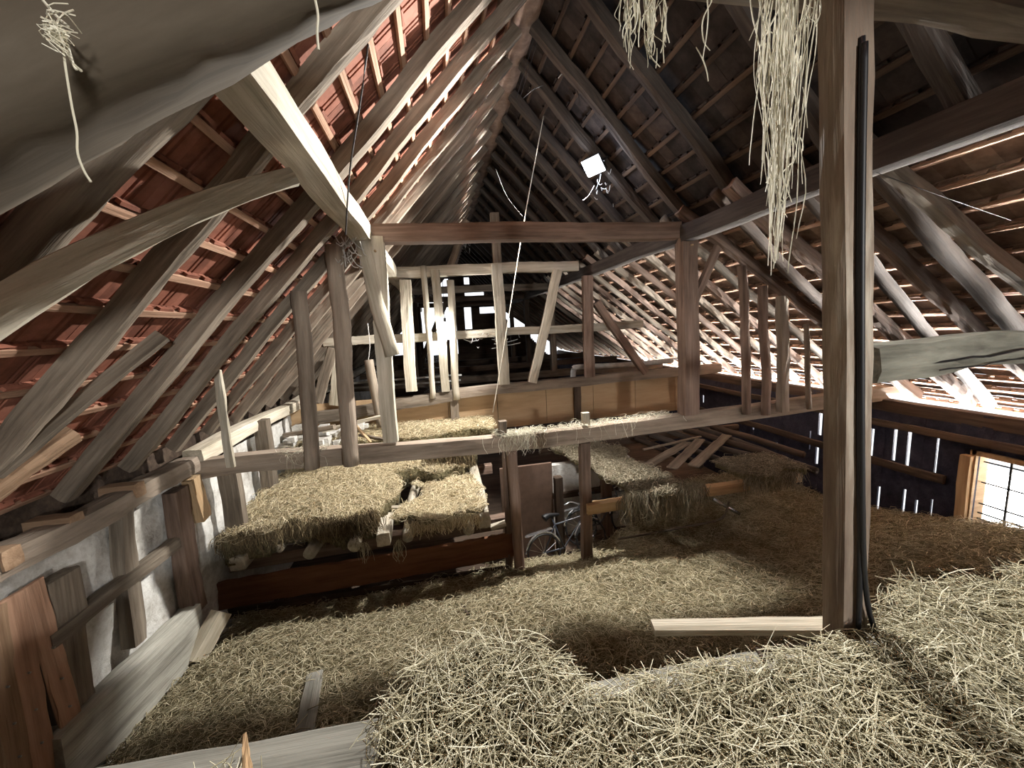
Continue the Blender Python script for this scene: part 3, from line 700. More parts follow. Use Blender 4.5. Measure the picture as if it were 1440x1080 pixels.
# bicycles
def bicycle(org, ang, lean, label):
    root = empty('bicycle', Vector(org)+UP); tag(root, label, 'bicycle', 'old bicycles under the right platform')
    R = Matrix.Rotation(ang, 3, 'Z') @ Matrix.Rotation(lean, 3, 'X'); o3 = Vector(org)+UP
    W = lambda x, y, z: o3+R @ Vector((x, y, z))
    for cx in (-.52, .52):
        mb = MB(); mb.tube([W(cx+.33*math.cos(t), 0, .34+.33*math.sin(t)) for t in np.linspace(0, 2*math.pi, 33)], .018, 6)
        wh = mb.build('wheel', BLACK, root, True)
        mb = MB()
        for t in np.linspace(0, 2*math.pi, 15)[:-1]: mb.tube([W(cx, 0, .34), W(cx+.32*math.cos(t), 0, .34+.32*math.sin(t))], .003, 3)
        mb.tube([W(cx, -.04, .34), W(cx, .04, .34)], .025, 6)
        sp = mb.build('spokes', CHROME, wh)
        mb = MB(); mb.tube([W(cx+.37*math.cos(t), 0, .34+.37*math.sin(t)) for t in np.linspace(.3 if cx < 0 else .9, 2.9, 14)], .02, 5)
        mb.build('mudguard', CHROME, root, True)
    mb = MB()
    for pts in ([W(-.52, 0, .34), W(-.1, 0, .32), W(.42, 0, .8), W(-.22, 0, .78), W(-.52, 0, .34)], [W(-.1, 0, .32), W(-.26, 0, .92)], [W(.36, 0, 1.0), W(.52, 0, .34)]):
        mb.tube(pts, .017, 6)
    mb.build('frame', BIKE, root, True)
    mb = MB(); mb.tube(smoothline([W(.2, -.28, 1.0), W(.34, -.24, 1.03), W(.37, 0, 1.02), W(.34, .24, 1.03), W(.2, .28, 1.0)], 5), .013, 6); mb.build('handlebar', CHROME, root, True)
    mb = MB(); mb.tube(smoothline([W(-.42, 0, .94), W(-.32, 0, .97), W(-.1, 0, .94)], 4), .075, 8, .025); mb.build('saddle', BLACK, root, True)
    mb = MB(); mb.tube([W(-.85, 0, .72), W(-.3, 0, .74)], .02, 5); mb.tube([W(-.85, -.06, .72), W(-.3, -.06, .74)], .01, 5); mb.tube([W(-.8, .06, .72), W(-.3, .06, .74)], .01, 5); mb.build('carrier', CHROME, root)
    mb = MB(); mb.tube([W(.47, -.02, .9), W(.56, -.02, .9)], .05, 10, .06); mb.build('headlamp', CHROME, root, True)
    return root
bicycle((2.15, 6.35, -4.42), math.radians(14), math.radians(-14), 'old dark bicycle left, its wheel beside the square prop')
bicycle((3.05, 6.75, -4.30), math.radians(8), math.radians(-18), 'old dark bicycle right, chrome handlebars against the brown board')

# ------------------------------------------------------------------ lamps, ropes, wires, cobwebs
def lamp(p, label, r, power, col, cord):
    p = Vector(p)+UP; root = empty('light_bulb', p); tag(root, label, 'lamp')
    V = []; Fs = []; n = 14; prof = [(0.001, -.075), (.03, -.068), (.043, -.045), (.045, -.02), (.036, .005), (.02, .03), (.017, .045)]
    for (rr, z) in prof:
        for k in range(n): V.append((rr*r*math.cos(6.2832*k/n), rr*r*math.sin(6.2832*k/n), z*r))
    for i in range(len(prof)-1):
        for k in range(n): Fs.append((i*n+k, i*n+(k+1) % n, (i+1)*n+(k+1) % n, (i+1)*n+k))
    g = link('glass', V, Fs, BULB, Matrix.Translation(p), root, True); g.visible_shadow = True
    mb = MB(); mb.tube([p+Vector((0, 0, .04*r)), p+Vector((0, 0, .11*r))], .022*r, 10); mb.build('socket', BLACK, root, True)
    mb = MB(); mb.tube(smoothline([p+Vector((0, 0, .1*r))]+[p+Vector(c) for c in cord], 6), .006, 5); mb.build('cord', WIRE, root, True)
    l = bpy.data.lights.new('bulb_light', 'POINT'); l.energy = power; l.color = col; l.shadow_soft_size = .06
    lo = bpy.data.objects.new('bulb_light', l); C.objects.link(lo); lo.location = p+Vector((0, 0, -.09*r-.07))
    return root
lp = atY(834, 234, 6.25)
fl = empty('floodlight', lp+UP); tag(fl, 'small dazzling floodlight hanging near the right rafters, lighting the hay', 'lamp')
fdir = Vector((-.67, -.34, -.66)).normalized(); fm = fdir.to_track_quat('-Z', 'Y').to_matrix()
def flp(x, y, z): return lp+UP+fm @ Vector((x, y, z))
def fbox(name, lo, hi, mat):
    mb = MB(); mb.hexa([flp(lo[0], lo[1], lo[2]), flp(hi[0], lo[1], lo[2]), flp(hi[0], hi[1], lo[2]), flp(lo[0], hi[1], lo[2]), flp(lo[0], lo[1], hi[2]), flp(hi[0], lo[1], hi[2]), flp(hi[0], hi[1], hi[2]), flp(lo[0], hi[1], hi[2])])
    return mb.build(name, mat, fl)
fbox('housing', (-.18, -.14, .012), (.18, .14, .07), IRON)
fbox('lamp_panel', (-.17, -.13, -.004), (.17, .13, .010), BULB)
mb = MB(); mb.tube([flp(-.20, 0, .03), flp(-.20, 0, .16), flp(.20, 0, .16), flp(.20, 0, .03)], .010, 6); mb.build('bracket', IRON, fl)
mb = MB(); mb.tube(smoothline([flp(0, 0, .16), lp+UP+Vector((.05, .02, .30)), lp+UP+Vector((.02, .05, .62))], 6), .006, 5); mb.build('cord', WIRE, fl, True)
l = bpy.data.lights.new('flood_beam', 'SPOT'); l.energy = 3000; l.color = (1, .965, .90); l.spot_size = math.radians(122); l.spot_blend = .35; l.shadow_soft_size = .07
lo = bpy.data.objects.new('flood_beam', l); C.objects.link(lo); lo.location = lp+UP+fdir*.09; lo.rotation_euler = fdir.to_track_quat('-Z', 'Y').to_euler()
l = bpy.data.lights.new('flood_spill', 'POINT'); l.energy = 26; l.color = (.62, .78, 1); l.shadow_soft_size = .1
lo = bpy.data.objects.new('flood_spill', l); C.objects.link(lo); lo.location = lp+UP+fdir*.16
l2 = atY(626, 456, 8.72)
lamp(l2, 'bright bulb glowing between studs of the second frame', 1.25, 160, (1, .97, .93), [(0, 0, .5), (.02, 0, 1.0)])
def line(name, pts, r, mat, label, cat, n=6):
    mb = MB(); mb.tube(smoothline(pts, n), r, 5); mb.lift(); tag(mb.build(name, mat, smooth=True), label, cat)
line('rope', [atY(774, 112, 7.0), atY(737, 310, 7.0), atY(716, 440, 7.0), atY(693, 580, 7.0)], .009, ROPE, 'long pale rope hanging across both tie beams', 'rope')
line('wire', [atY(527, -10, 3.4), atY(510, 120, 3.5), atY(492, 240, 3.9), atY(486, 330, 4.4)], .008, WIRE, 'thin dark wire hanging in front of the left rafters', 'wire')
for k, (pts, lab) in enumerate([
    ([(765, 0), (745, 75), (726, 138)], 'left dusty string falling from the ridge shadows'), ([(770, 5), (752, 70), (732, 135)], 'second dusty string falling from the ridge shadows'),
    ([(812, -5), (826, 30), (803, 65), (790, 105)], 'kinked dusty string near the ridge'), ([(840, 25), (815, 70), (785, 110)], 'slanting dusty string with bright knots near the ridge'),
    ([(796, 106), (812, 130), (815, 150)], 'short dusty string beside the rope hook'), ([(736, 138), (750, 126), (764, 120)], 'short curved string left of the rope hook'),
    ([(800, 20), (797, 105)], 'straight dusty string above the rope hook'), ([(697, 238), (712, 275), (735, 305)], 'curved string before the tie beam')]):
    line('string', [atY(px, py, 5.7) for px, py in pts], .0055, COBWEB if k in (2, 3) else WIRE, lab, 'string')
def cobweb(px, py, Y, rx, rz, n, label, seed):
    rg = random.Random(seed); mb = MB(); c = atY(px, py, Y)
    for _ in range(n):
        a = c+Vector((rg.gauss(0, rx), rg.gauss(0, rx*.5), rg.gauss(0, rz))); b_ = a+Vector((rg.gauss(0, rx), rg.gauss(0, .05), rg.gauss(0, rz*.7)))
        m_ = (a+b_)/2+Vector((0, 0, -rg.uniform(.01, .06))); mb.tube(smoothline([a, m_, b_], 3), rg.uniform(.003, .008), 4)
    mb.lift(); tag(mb.build('cobweb', COBWEB), label, 'cobweb', kind='stuff')
cobweb(484, 352, 5.3, .10, .16, 34, 'dusty cobweb clump under the left purlin', 1)
cobweb(690, 473, 9.1, .28, .10, 30, 'dusty cobwebs right of the far glowing bulb', 2)
cobweb(846, 252, 6.3, .08, .12, 16, 'lit cobwebs below the bright hanging bulb', 3)
cobweb(654, 340, 9.2, .05, .18, 14, 'cobweb strands on the leaning upper strut', 4)
# board with shiny rail edges in the distance behind the left stakes
beam('metal_rail', (-3.0, 10.6, -1.20), (.6, 10.6, -1.20), .05, .05, STEEL, 'pale metal rail beyond the second frame', 'rail')
beam('metal_rail', (-3.0, 11.2, -1.42), (.6, 11.2, -1.42), .05, .05, STEEL, 'lower pale metal rail beyond the second frame', 'rail')

# ------------------------------------------------------------------ hay and straw
def strands(rg, pos, dirs, L, W, bend, nseg=3):
    """pos (n,3) centres, dirs (n,3) unit, L,W (n,) -> verts, quads of thin three sided stalks"""
    n = len(pos); up = np.tile(np.array([0, 0, 1.]), (n, 1))
    side = np.cross(dirs, up); side /= np.linalg.norm(side, axis=1)[:, None]+1e-9
    nor = np.cross(side, dirs)
    rings = []
    bn = rg.normal(0, 1, (n, 1))*side+rg.normal(0, .6, (n, 1))*nor
    for i in range(nseg+1):
        t = i/nseg-.5
        c = pos+dirs*(L[:, None]*t)+bn*(bend*L[:, None]*(.25-t*t)*1.6)
        tap = 1-.45*abs(t)
        for k in range(3):
            a = 2*math.pi*k/3+.5
            rings.append(c+(side*math.cos(a)+nor*math.sin(a))*(W[:, None]*.5*tap))
    V = np.stack(rings, 1).reshape(-1, 3); m = 3*(nseg+1)
    q = []
    for i in range(nseg):
        for k in range(3): q.append((i*3+k, i*3+(k+1) % 3, (i+1)*3+(k+1) % 3, (i+1)*3+k))
    q = np.array(q); Q = (q[None]+(np.arange(n)*m)[:, None, None]).reshape(-1, 4)
    return V, Q
def np_mesh(name, parts, mats, org=(0, 0, 0)):
    """parts: list of (V, Q, material index); one object"""
    V = np.concatenate([p[0] for p in parts]); off = 0; Qs = []; mi = []
    for v, q, m in parts:
        Qs.append(q+off); mi.append(np.full(len(q), m)); off += len(v)
    Q = np.concatenate(Qs); mi = np.concatenate(mi)
    V = V+np.array([0, 0, LIFT])-np.array(org)
    me = bpy.data.meshes.new(name); me.vertices.add(len(V)); me.vertices.foreach_set('co', V.astype(np.float32).ravel())
    me.loops.add(Q.size); me.loops.foreach_set('vertex_index', Q.astype(np.int32).ravel())
    me.polygons.add(len(Q)); me.polygons.foreach_set('loop_start', np.arange(0, Q.size, 4, dtype=np.int32))
    for m in mats: me.materials.append(m)
    me.polygons.foreach_set('material_index', mi.astype(np.int32)); me.update(calc_edges=True); me.validate()
    o = bpy.data.objects.new(name, me); C.objects.link(o); o.location = org; return o
def vnoise(x, y, seed):
    r = np.random.RandomState(seed); s = 0
    for k in range(6):
        a = r.uniform(0, 6.28); f = r.uniform(.7, 1.4)*(1.5**k); s = s+np.sin((x*math.cos(a)+y*math.sin(a))*f+r.uniform(0, 6.28))*(.62**k)
    return s/2.2
def hay_patch(name, hz, xr_, yr, res, inside, n, Lr, Wr, mat, label, seed, dirbias=None, tilt=.25, bend=.5, thick=.12, cat='hay', lift=.012):
    rg = np.random.RandomState(seed)
    xs = np.arange(xr_[0], xr_[1]+res, res); ys = np.arange(yr[0], yr[1]+res, res)
    Xg, Yg = np.meshgrid(xs, ys, indexing='ij'); Zg = hz(Xg, Yg); ins = inside(Xg, Yg)
    idx = -np.ones(Xg.shape, int)
    cell = ins[:-1, :-1] & ins[1:, :-1] & ins[:-1, 1:] & ins[1:, 1:]
    ny_ = len(ys); tot = Xg.size
    ii, kk = np.nonzero(cell); a = ii*ny_+kk
    top = np.stack([a, a+ny_, a+ny_+1, a+1], 1)
    Vt = np.stack([Xg.ravel(), Yg.ravel(), Zg.ravel()], 1); Vb = Vt-np.array([0, 0, thick]); bot = top[:, ::-1]+tot
    cp = np.pad(cell, 1); sides = []
    for (di, dk, e0, e1) in ((-1, 0, 3, 0), (1, 0, 1, 2), (0, -1, 0, 1), (0, 1, 2, 3)):
        m = ~cp[ii+1+di, kk+1+dk]; q = top[m]
        sides.append(np.stack([q[:, e1], q[:, e0], q[:, e0]+tot, q[:, e1]+tot], 1))
    Q = np.concatenate([top, bot]+sides); used = np.unique(Q); remap = -np.ones(2*tot, int); remap[used] = np.arange(len(used))
    Vall = np.concatenate([Vt, Vb])[used]; Q = remap[Q]
    # stalks scattered on top
    X = rg.uniform(xr_[0], xr_[1], n*3); Y = rg.uniform(yr[0], yr[1], n*3); k = inside(X, Y); X = X[k][:n]; Y = Y[k][:n]; n = len(X)
    Z = hz(X, Y); e = .02
    gx_ = (hz(X+e, Y)-hz(X-e, Y))/(2*e); gy_ = (hz(X, Y+e)-hz(X, Y-e))/(2*e)
    an = rg.uniform(0, 6.283, n) if dirbias is None else rg.normal(dirbias[0], dirbias[1], n)
    D = np.stack([np.cos(an), np.sin(an), np.clip(gx_*np.cos(an)+gy_*np.sin(an), -1.5, 1.5)+rg.normal(0, tilt, n)], 1); D /= np.linalg.norm(D, axis=1)[:, None]
    L = rg.uniform(Lr[0], Lr[1], n)*np.where(rg.uniform(size=n) < .06, 1.5, 1); Wd = rg.uniform(Wr[0], Wr[1], n)
    P = np.stack([X, Y, Z+lift+np.abs(rg.normal(0, lift, n))+np.abs(D[:, 2])*L*.18], 1)
    V2, Q2 = strands(rg, P, D, L, Wd, bend)
    org = (float(np.mean(X)), float(np.mean(Y)), float(np.min(Z))-thick+LIFT)
    o = np_mesh(name, [(Vall, Q, 0), (V2, Q2, 1)], [HAYBED, mat], org)
    tag(o, label, cat, kind='stuff'); return o

# foreground straw heap on the loft edge
def fz(x, y):
    edge = 1.26-.055*x                      # line of the buried cross beam
    z = -1.37+.02*np.clip((x-1.3)/1.4, 0, 1)+.05*vnoise(x*2.3, y*2.3, 4)+.02*vnoise(x*7, y*7, 5)
    z = z-.14*np.clip((y-(edge-.12))/.3, 0, 1.5)*np.clip((x-.30)/.2, 0, 1)*np.clip((1.95-x)/.15, 0, 1)-.12*np.clip((-.30-x)/.25, 0, 1)*np.clip((y-.6)/.5, 0, 1)
    return z
def fin(x, y):
    lim = 1.26-.055*x+.03*np.sin(x*9)+.03*np.sin(x*21)+.25*np.clip((.50-x)/.2, 0, 1)-.02+.20*np.clip((x-1.75)/.2, 0, 1)
    a = (x > -.27+.06*np.sin(y*14)) & (y < lim)
    bb = (x < -.62+.06*np.sin(y*10)) & (x > -.95) & (y < 1.28+.06*np.sin(x*20))
    cc = (x < -1.55) & (y < 1.3)
    return a | bb | cc
hay_patch('straw_heap', fz, (-2.4, 4.4), (-.6, 2.0), .05, fin, 42000, (.07, .20), (.0025, .0055), STRAW, 'coarse pale straw heaped in the foreground', 11, tilt=.30, bend=.22, thick=.18, cat='straw')
box('loft_floor', (-3.1, YB+.1, -1.66), (7.8, 1.22, -1.60), W_GREY, label='grey loft boards under the foreground straw', cat='floor', kind='structure')

# hay covering the bay below
def mz(x, y):
    z = -3.92+.20*np.clip(5.5-y, 0, 4)
    z = z+.30*np.clip((x-4.5)/3.0, 0, 1.2)*np.clip((6.2-y)/2, 0, 1.3)
    z = z+.20*np.exp(-((x-.9)**2/1.8+(y-4.3)**2/.9))+.18*np.exp(-((x-3.0)**2/1.2+(y-5.1)**2/.4))+.16*np.exp(-((x+2.2)**2/.8+(y-4.6)**2/.5))
    z = z+.07*vnoise(x*1.3, y*1.3, 6)+.03*vnoise(x*4, y*4, 8)-.55*np.clip((y-5.65)/.9, 0, 1)*np.clip((3.6-x)/1.2, 0, 1)
    return z
def min_(x, y): return (x > -3.12) & (x < 7.85) & (y > 1.7) & (y < 6.6+1.6*np.clip((x-4)/2, 0, 1))
hay_patch('hay_mound', mz, (-3.15, 7.9), (1.65, 8.4), .1, min_, 62000, (.07, .24), (.005, .010), HAY, 'deep loose hay covering the bay floor', 12, tilt=.2, bend=.8, thick=.35)
# boards lying in the hay
p, q = Vector((-1.55, 4.0, float(mz(-1.55, 4.0))+.04)), Vector((-1.38, 3.1, float(mz(-1.38, 3.1))+.05))
beam('plank', p, q, .16, .025, W_LOG, 'grey board half sunk in the hay at lower left', 'plank', rough=.002)
beam('stick', (.05, 4.75, float(mz(.05, 4.75))+.03), (.12, 4.35, float(mz(.12, 4.35))+.05), .03, .03, W_DARK, 'dark stick standing out of the hay below the platform', 'stick')

# hay on the left platform: two bale-like clumps in front, spread hay behind
def pz_l(x, y): return -2.80+.26*np.exp(-((x+2.0)**2/1.6+(y-6.6)**2/1.4))+.08*vnoise(x*2, y*2, 15)+.03*vnoise(x*7, y*7, 16)+.10*np.clip(y-6.2, 0, 2.5)
def in_l(x, y):
    w1 = .10*np.sin(x*5)+.05*np.sin(x*13)
    a = (x > -3.15) & (x < -.95+.15*np.sin(y*4)) & (y > 5.72+w1+.1*np.clip(x+2.2, -1, 1)) & (y < 8.7)
    bb = (x >= -1.3) & (x < .35) & (y > 7.35+.1*np.sin(x*8)) & (y < 8.8)
    return a | bb
hay_patch('hay_heap', pz_l, (-3.2, .5), (5.5, 8.9), .05, in_l, 17000, (.07, .2), (.006, .011), HAY_PALE, 'thick matted hay heap on the left platform', 13, tilt=.25, bend=.9, thick=.36)
def pz_m(x, y): return -2.80+.05*vnoise(x*3, y*3, 17)+.04
def in_m(x, y):
    w1 = .12*np.sin(x*7)+.05*np.sin(x*19)
    return (x > -.62+.25*np.sin(y*3.1)) & (x < .48+.06*np.sin(y*9)) & (y > 5.62+w1) & (y < 7.0+w1)
hay_patch('hay_mat', pz_m, (-1.0, .6), (5.4, 7.2), .04, in_m, 5500, (.07, .2), (.006, .011), HAY_PALE, 'thin hay mat on the right end of the left platform', 14, tilt=.2, bend=.9, thick=.09)
def pz_c(x, y): return -2.50+.12*np.exp(-((x-.1)**2/.25+(y-8.0)**2/.3))+.03*vnoise(x*5, y*5, 19)
hay_patch('hay_clump', pz_c, (-.55, .75), (7.4, 8.7), .05, lambda x, y: ((x-.1)/.58)**2+((y-8.0)/.5)**2 < 1, 3000, (.07, .2), (.006, .011), HAY_PALE, 'round overhanging hay clump behind the bare logs', 20, tilt=.25, bend=.9, thick=.40)
# spread hay in the raised area in front of the ochre wall
def pz_b(x, y): return -2.10+.05*vnoise(x*2, y*2, 22)
hay_patch('hay_layer', pz_b, (-3.1, 1.2), (7.9, 9.1), .08, lambda x, y: (y > 7.95+.1*np.sin(x*4)) & (x > -3.1) & (x < 1.1) & (y < 9.1), 6000, (.08, .22), (.007, .012), HAY_PALE, 'pale hay layer lying before the ochre board partition', 23, thick=.25)
# hay mat on the right platform
E0, E1 = atZ(792, 622, -2.7), atZ(905, 690, -2.7)
def pz_r(x, y): return -2.66+.05*vnoise(x*2.2, y*2.2, 30)+.03*vnoise(x*7, y*7, 31)
def in_r(x, y):
    xl = 2.35+(7.9-y)*.19+.05*np.sin(y*7)
    xr2 = 3.55-.1*np.sin(y*5)+.45*np.clip((y-5.4)/1.0, -1, 0)+.55*np.clip(5.9-y, 0, 1)
    return (x > xl) & (x < xr2) & (y > 5.25+.12*np.sin(x*9)) & (y < 8.2)
hay_patch('hay_mat', pz_r, (2.2, 4.6), (5.0, 8.3), .05, in_r, 9000, (.07, .2), (.006, .011), HAY_DUSTY, 'old dusty hay mat on the right platform', 32, tilt=.2, bend=.9, thick=.10)
def pz_r2(x, y): return -2.66+.04*vnoise(x*3, y*3, 34)
hay_patch('hay_mat', pz_r2, (4.5, 6.2), (5.1, 6.4), .05, lambda x, y: (y > 5.3+.1*np.sin(x*8)) & (y < 6.1) & (x > 4.9) & (x < 6.05), 3000, (.07, .2), (.006, .010), HAY_DUSTY, 'small hay patch on the outer end of the right platform', 35, thick=.10)

def fringe(name, pts, n, Lr, spread, mat, label, seed, W=(.005, .010), cat='straw tuft', curl=.35, kind='stuff', tangle=0):
    """stalks hanging down from points along a line"""
    rg = np.random.RandomState(seed); pts = np.array([tuple(p) for p in pts]); t = rg.uniform(0, len(pts)-1.001, n); i = t.astype(int); f = (t-i)[:, None]
    B = pts[i]*(1-f)+pts[i+1]*f; L = rg.uniform(Lr[0], Lr[1], n)
    D = np.stack([rg.normal(0, curl, n), rg.normal(0, curl*.7, n), -np.ones(n)], 1); D /= np.linalg.norm(D, axis=1)[:, None]
    P = B+D*(L[:, None]*.5)+rg.normal(0, spread, (n, 3))*np.array([1, 1, .4])
    V, Q = strands(rg, P, D, L, rg.uniform(W[0], W[1], n), .5)
    parts = [(V, Q, 0)]
    org = tuple(np.array(pts[0])+np.array([0, 0, LIFT])); o = np_mesh(name, parts, [mat], org); tag(o, label, cat, kind=kind); return o
Z3 = Vector((0, 0, 0))
fringe('hay_fringe', [Vector((x, 5.30, -2.68)) for x in np.arange(2.75, 4.1, .1)], 1500, (.12, .55), .05, HAY_DUSTY, 'shaggy hay hanging off the front of the right platform', 40, cat='hay', curl=.22)
fringe('hay_fringe', [Vector((x, 5.32, -2.68)) for x in np.arange(4.95, 6.05, .1)], 700, (.1, .35), .05, HAY_DUSTY, 'hay hanging from the outer end of the right platform', 41, cat='hay', curl=.22)
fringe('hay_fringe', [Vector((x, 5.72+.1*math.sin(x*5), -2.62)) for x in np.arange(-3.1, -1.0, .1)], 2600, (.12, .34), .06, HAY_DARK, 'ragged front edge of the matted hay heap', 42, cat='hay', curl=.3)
fringe('hay_fringe', [Vector((x, 5.55, -2.78)) for x in np.arange(-.6, .5, .1)], 500, (.08, .22), .05, HAY_PALE, 'hay wisps hanging off the thin hay mat', 43, cat='hay', curl=.3)
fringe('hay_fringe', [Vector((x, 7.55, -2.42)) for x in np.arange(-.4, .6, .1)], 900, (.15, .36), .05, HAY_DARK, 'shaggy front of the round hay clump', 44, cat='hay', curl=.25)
for k, (px, py, n, L, lab) in enumerate([(507, 778, 26, (.1, .34), 'small hay wisp hanging below the ragged log end'), (558, 775, 22, (.12, .36), 'small hay wisp hanging below the round log')]):
    p = atY(px, py-15, 5.52); fringe('straw_wisp', [p, p+Vector((.06, 0, 0))], n, L, .02, HAY, lab, 50+k, W=(.004, .008), curl=.1)
# straw lying on the sagging beam
def straw_on_beam(x0_, x1_, n, seed, label, drop):
    rg = np.random.RandomState(seed); X = rg.uniform(x0_, x1_, n)
    def zt(x): return np.interp(x, [-3.4, -.8, 1.05, 2.9, 6.4], [-1.50, -1.56, -1.60, -1.56, -1.42])
    P = np.stack([X, 5.58+rg.uniform(-.13, .1, n), zt(X)+.02+np.abs(rg.normal(0, .02, n))], 1); a = rg.uniform(0, 6.28, n)
    D = np.stack([np.cos(a), np.sin(a), rg.normal(0, .15, n)], 1); D /= np.linalg.norm(D, axis=1)[:, None]
    V, Q = strands(rg, P, D, rg.uniform(.06, .2, n), rg.uniform(.004, .008, n), .6)
    nd = drop; Xd = rg.normal((x0_+x1_)/2, (x1_-x0_)*.28, nd); Ld = rg.uniform(.08, .34, nd)
    Dd = np.stack([rg.normal(0, .3, nd), rg.normal(-.1, .1, nd), -np.ones(nd)], 1); Dd /= np.linalg.norm(Dd, axis=1)[:, None]
    Pd = np.stack([Xd, np.full(nd, 5.44)+rg.normal(0, .015, nd), zt(Xd)-Ld*.4], 1)
    V2, Q2 = strands(rg, Pd, Dd, Ld, rg.uniform(.004, .007, nd), .7)
    o = np_mesh('straw_wisp', [(V, Q, 0), (V2, Q2, 0)], [STRAW_HANG], (x0_, 5.55, LIFT-1.6)); tag(o, label, 'straw tuft', kind='stuff')
straw_on_beam(.75, 1.5, 420, 60, 'straw tuft draped over the middle of the sagging beam', 90)
straw_on_beam(1.6, 3.6, 320, 61, 'scattered straw lying on the beam right of the props', 20)
straw_on_beam(-2.2, -1.6, 90, 62, 'faint straw wisps on the left part of the sagging beam', 25)

# straw tufts hanging from the beam overhead
def hang(name, px, Y, ytip, widths, n, seed, label, W=(.0025, .006)):
    """long tangled stalks hung at image column px from above the frame down to ytip"""
    rg = np.random.RandomState(seed); parts = []
    top = atY(px, -22, Y); tip = atY(px, ytip, Y); Ltot = top.z-tip.z
    for _ in range(n):
        m = 18; L = Ltot*rg.uniform(.3, 1.0)**1.0; x0_ = top.x+rg.normal(0, widths[0]); y0_ = top.y+rg.normal(0, widths[0]*.6)
        st = rg.uniform(0, .25)*Ltot if rg.uniform() < .5 else 0
        ph = rg.uniform(0, 6.28, 3); fq = (rg.uniform(3, 9), rg.uniform(12, 26)); am = rg.uniform(.002, .016); w = rg.uniform(*W)
        c = []
        for i in range(m):
            t = i/(m-1); tt = (st+L*t)/Ltot
            if tt > 1.03: tt = 1.03
            sp = 1+(widths[1]/widths[0]-1)*tt
            c.append((top.x+(x0_-top.x)*sp+am*math.sin(fq[0]*tt+ph[0])+am*.3*math.sin(fq[1]*tt+ph[1]), y0_+am*math.sin(11*tt+ph[2]), top.z-Ltot*tt))
        c = np.array(c); V = []
        for i in range(m):
            for k in range(3): V.append(c[i]+np.array([math.cos(2.1*k), math.sin(2.1*k), 0])*w*.5*(1-.4*i/m))
        Q = [(i*3+k, i*3+(k+1) % 3, (i+1)*3+(k+1) % 3, (i+1)*3+k) for i in range(m-1) for k in range(3)]
        parts.append((np.array(V), np.array(Q), 0))
    # crossing broken stalks
    nb = n//2; t = rg.uniform(.05, .8, nb); P = np.stack([top.x+rg.normal(0, widths[0]*1.1, nb)*(1-.4*t), np.full(nb, top.y)+rg.normal(0, .02, nb), top.z-Ltot*t], 1)
    D = np.stack([rg.normal(0, .3, nb), rg.normal(0, .25, nb), -np.ones(nb)], 1); D /= np.linalg.norm(D, axis=1)[:, None]
    V, Q = strands(rg, P, D, rg.uniform(.05, .14, nb), rg.uniform(W[0], W[1], nb), .35, 5); parts.append((V, Q, 0))
    o = np_mesh('straw_tuft', parts, [STRAW_HANG], tuple(top+UP)); tag(o, label, 'straw tuft', kind='stuff')
YS = 1.19
hang('straw_tuft', 1106, YS, 375, (.042, .020), 85, 70, 'thick long straw tuft hanging near the big post')
hang('straw_tuft', 1072, YS, 175, (.005, .006), 4, 71, 'thin straw stalks just left of the thick tuft')
hang('straw_tuft', 884, YS, 92, (.016, .010), 14, 72, 'short straw tuft hanging at top, leftmost')
hang('straw_tuft', 915, YS, 100, (.022, .014), 22, 73, 'bushy short straw tuft hanging at top centre')
hang('straw_tuft', 933, YS, 138, (.006, .006), 4, 74, 'narrow straw wisp hanging beside the bushy tuft')
hang('straw_tuft', 995, YS, 112, (.003, .004), 2, 75, 'single kinked straw stalk hanging alone at top')
hang('straw_tuft', 1140, YS, 60, (.006, .008), 4, 76, 'short bent stalks right of the thick tuft')
# tuft caught on the big strut, and a stalk below it
def stalks(pix, Y, label, seed, r=.003, clump=None):
    mb = MB()
    for pts in pix: mb.tube(smoothline([atY(px, py, Y) for px, py in pts], 4), r, 4)
    rg = random.Random(seed)
    if clump:
        cx_, cy_, rr, n = clump
        for _ in range(n):
            a = atY(cx_+rg.gauss(0, rr), cy_+rg.gauss(0, rr*1.4), Y); b_ = atY(cx_+rg.gauss(0, rr), cy_+rg.gauss(0, rr*1.6), Y-.02)
            mb.tube(smoothline([a, (a+b_)/2+Vector((rg.uniform(-.01, .01), -.02, 0)), b_], 3), r*rg.uniform(.25, .6), 4)
    mb.lift(); tag(mb.build('straw_tuft', STRAW_HANG), label, 'straw tuft', kind='stuff')
stalks([[(60, 0), (82, 25), (97, 38)], [(88, 60), (92, 95), (101, 150), (108, 185), (109, 215), (118, 240), (128, 256)], [(90, 50), (100, 85), (115, 100)], [(95, 62), (103, 90), (108, 98)]], .78, 'straw tuft with one long stalk caught on the hewn strut', 80, .0019, (88, 52, 9, 26*2))
stalks([[(441, -10), (447, 20), (446, 45), (448, 70)]], .83, 'single straw stalk hanging from the strut at top left', 81, .0022)

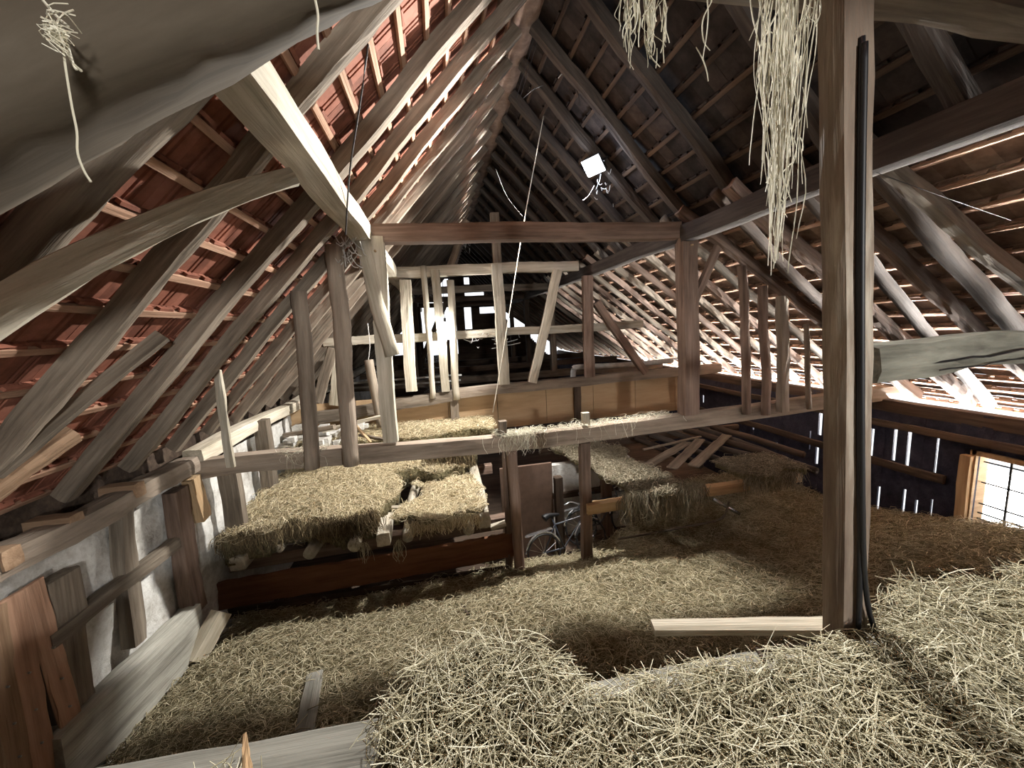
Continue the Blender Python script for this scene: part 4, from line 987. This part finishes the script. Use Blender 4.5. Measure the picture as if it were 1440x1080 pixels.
# debris on the raised area at the left, behind the stakes
for k, (a, b_, w, mt, lab) in enumerate([((400, 612), (470, 600), .12, W_GREY, 'grey broken board lying behind the round stakes'), ((455, 606), (540, 585), .09, W_PALE, 'pale pole lying slanted behind the tall stake'),
                                         ((505, 612), (545, 620), .07, W_GREY, 'grey stick lying beside the pale left post'), ((500, 598), (522, 622), .05, W_TAN, 'small tan stick lying behind the tall stake'), ((478, 612), (494, 596), .12, W_PALE, 'pale wood chunk lying behind the stakes')]):
    pa, pb = atY(*a, 7.9), atY(*b_, 7.7)
    beam('stick', pa, pb, w, w*.7, mt, lab, 'stick', rough=.006)
mb = MB(); rg = random.Random(77)
for k in range(26):
    c = Vector((rg.uniform(-3.0, -1.6), rg.uniform(7.6, 8.6), -1.95+rg.uniform(-.12, .12))); s = rg.uniform(.05, .15)
    mb.box(c-Vector((s, s, s*.7)), c+Vector((s*rg.uniform(.5, 1), s, s*.7)))
mb.lift(); tag(mb.build('rubble', PLASTER), 'heap of plaster rubble behind the round stakes', 'rubble', kind='stuff')

# ------------------------------------------------------------------ light
wd = bpy.data.worlds.new('World'); bpy.context.scene.world = wd; wd.use_nodes = True
bg = wd.node_tree.nodes['Background']; bg.inputs[0].default_value = (.93, .96, 1.0, 1); bg.inputs[1].default_value = 1.5
def area(name, loc, target, sx, sy, power, col):
    l = bpy.data.lights.new(name, 'AREA'); l.shape = 'RECTANGLE'; l.size = sx; l.size_y = sy; l.energy = power; l.color = col
    o = bpy.data.objects.new(name, l); C.objects.link(o); o.location = Vector(loc)+UP
    o.rotation_euler = (Vector(target)-Vector(loc)).to_track_quat('-Z', 'Y').to_euler(); return o
# added area light behind the invented gable opening, brightening the foreground
area('rear_fill', (1.95, YB-1.5, .55), (1.2, 2, -.6), .35, .35, 400, (1, .98, .94))
# unseen beam added behind the camera to shade the top of the big post
beam('tie_beam', (-.8, -1.0, 1.0), (3.9, -1.0, 1.0), .2, .35, W_DARK, 'added shading beam behind the camera', 'beam')
# added area lights standing in for daylight off the yard at the right eave
area('daylight_stand_in', (9.65, 6.5, -3.2), (9.2, 6.5, -1.55), 20, .7, 1500, (1, .97, .93))
area('daylight_stand_in', (11.1, 10.5, -4.15), (8.1, 10.5, -1.60), 28, .8, 1200, (1, .97, .93))
ly = area('daylight_stand_in', (12.7, 5.2, -5.20), (8.5, 5.2, -1.83), 18, 1.2, 9500, (1, .985, .95)); ly.data.spread = math.radians(16)  # added below floor level, aimed up the slope to brighten tile undersides

sc = bpy.context.scene
sc.view_settings.view_transform = 'Standard'; sc.view_settings.look = 'None'; sc.view_settings.gamma = 1; sc.view_settings.use_curve_mapping = False
sc.view_settings.exposure = 0.0
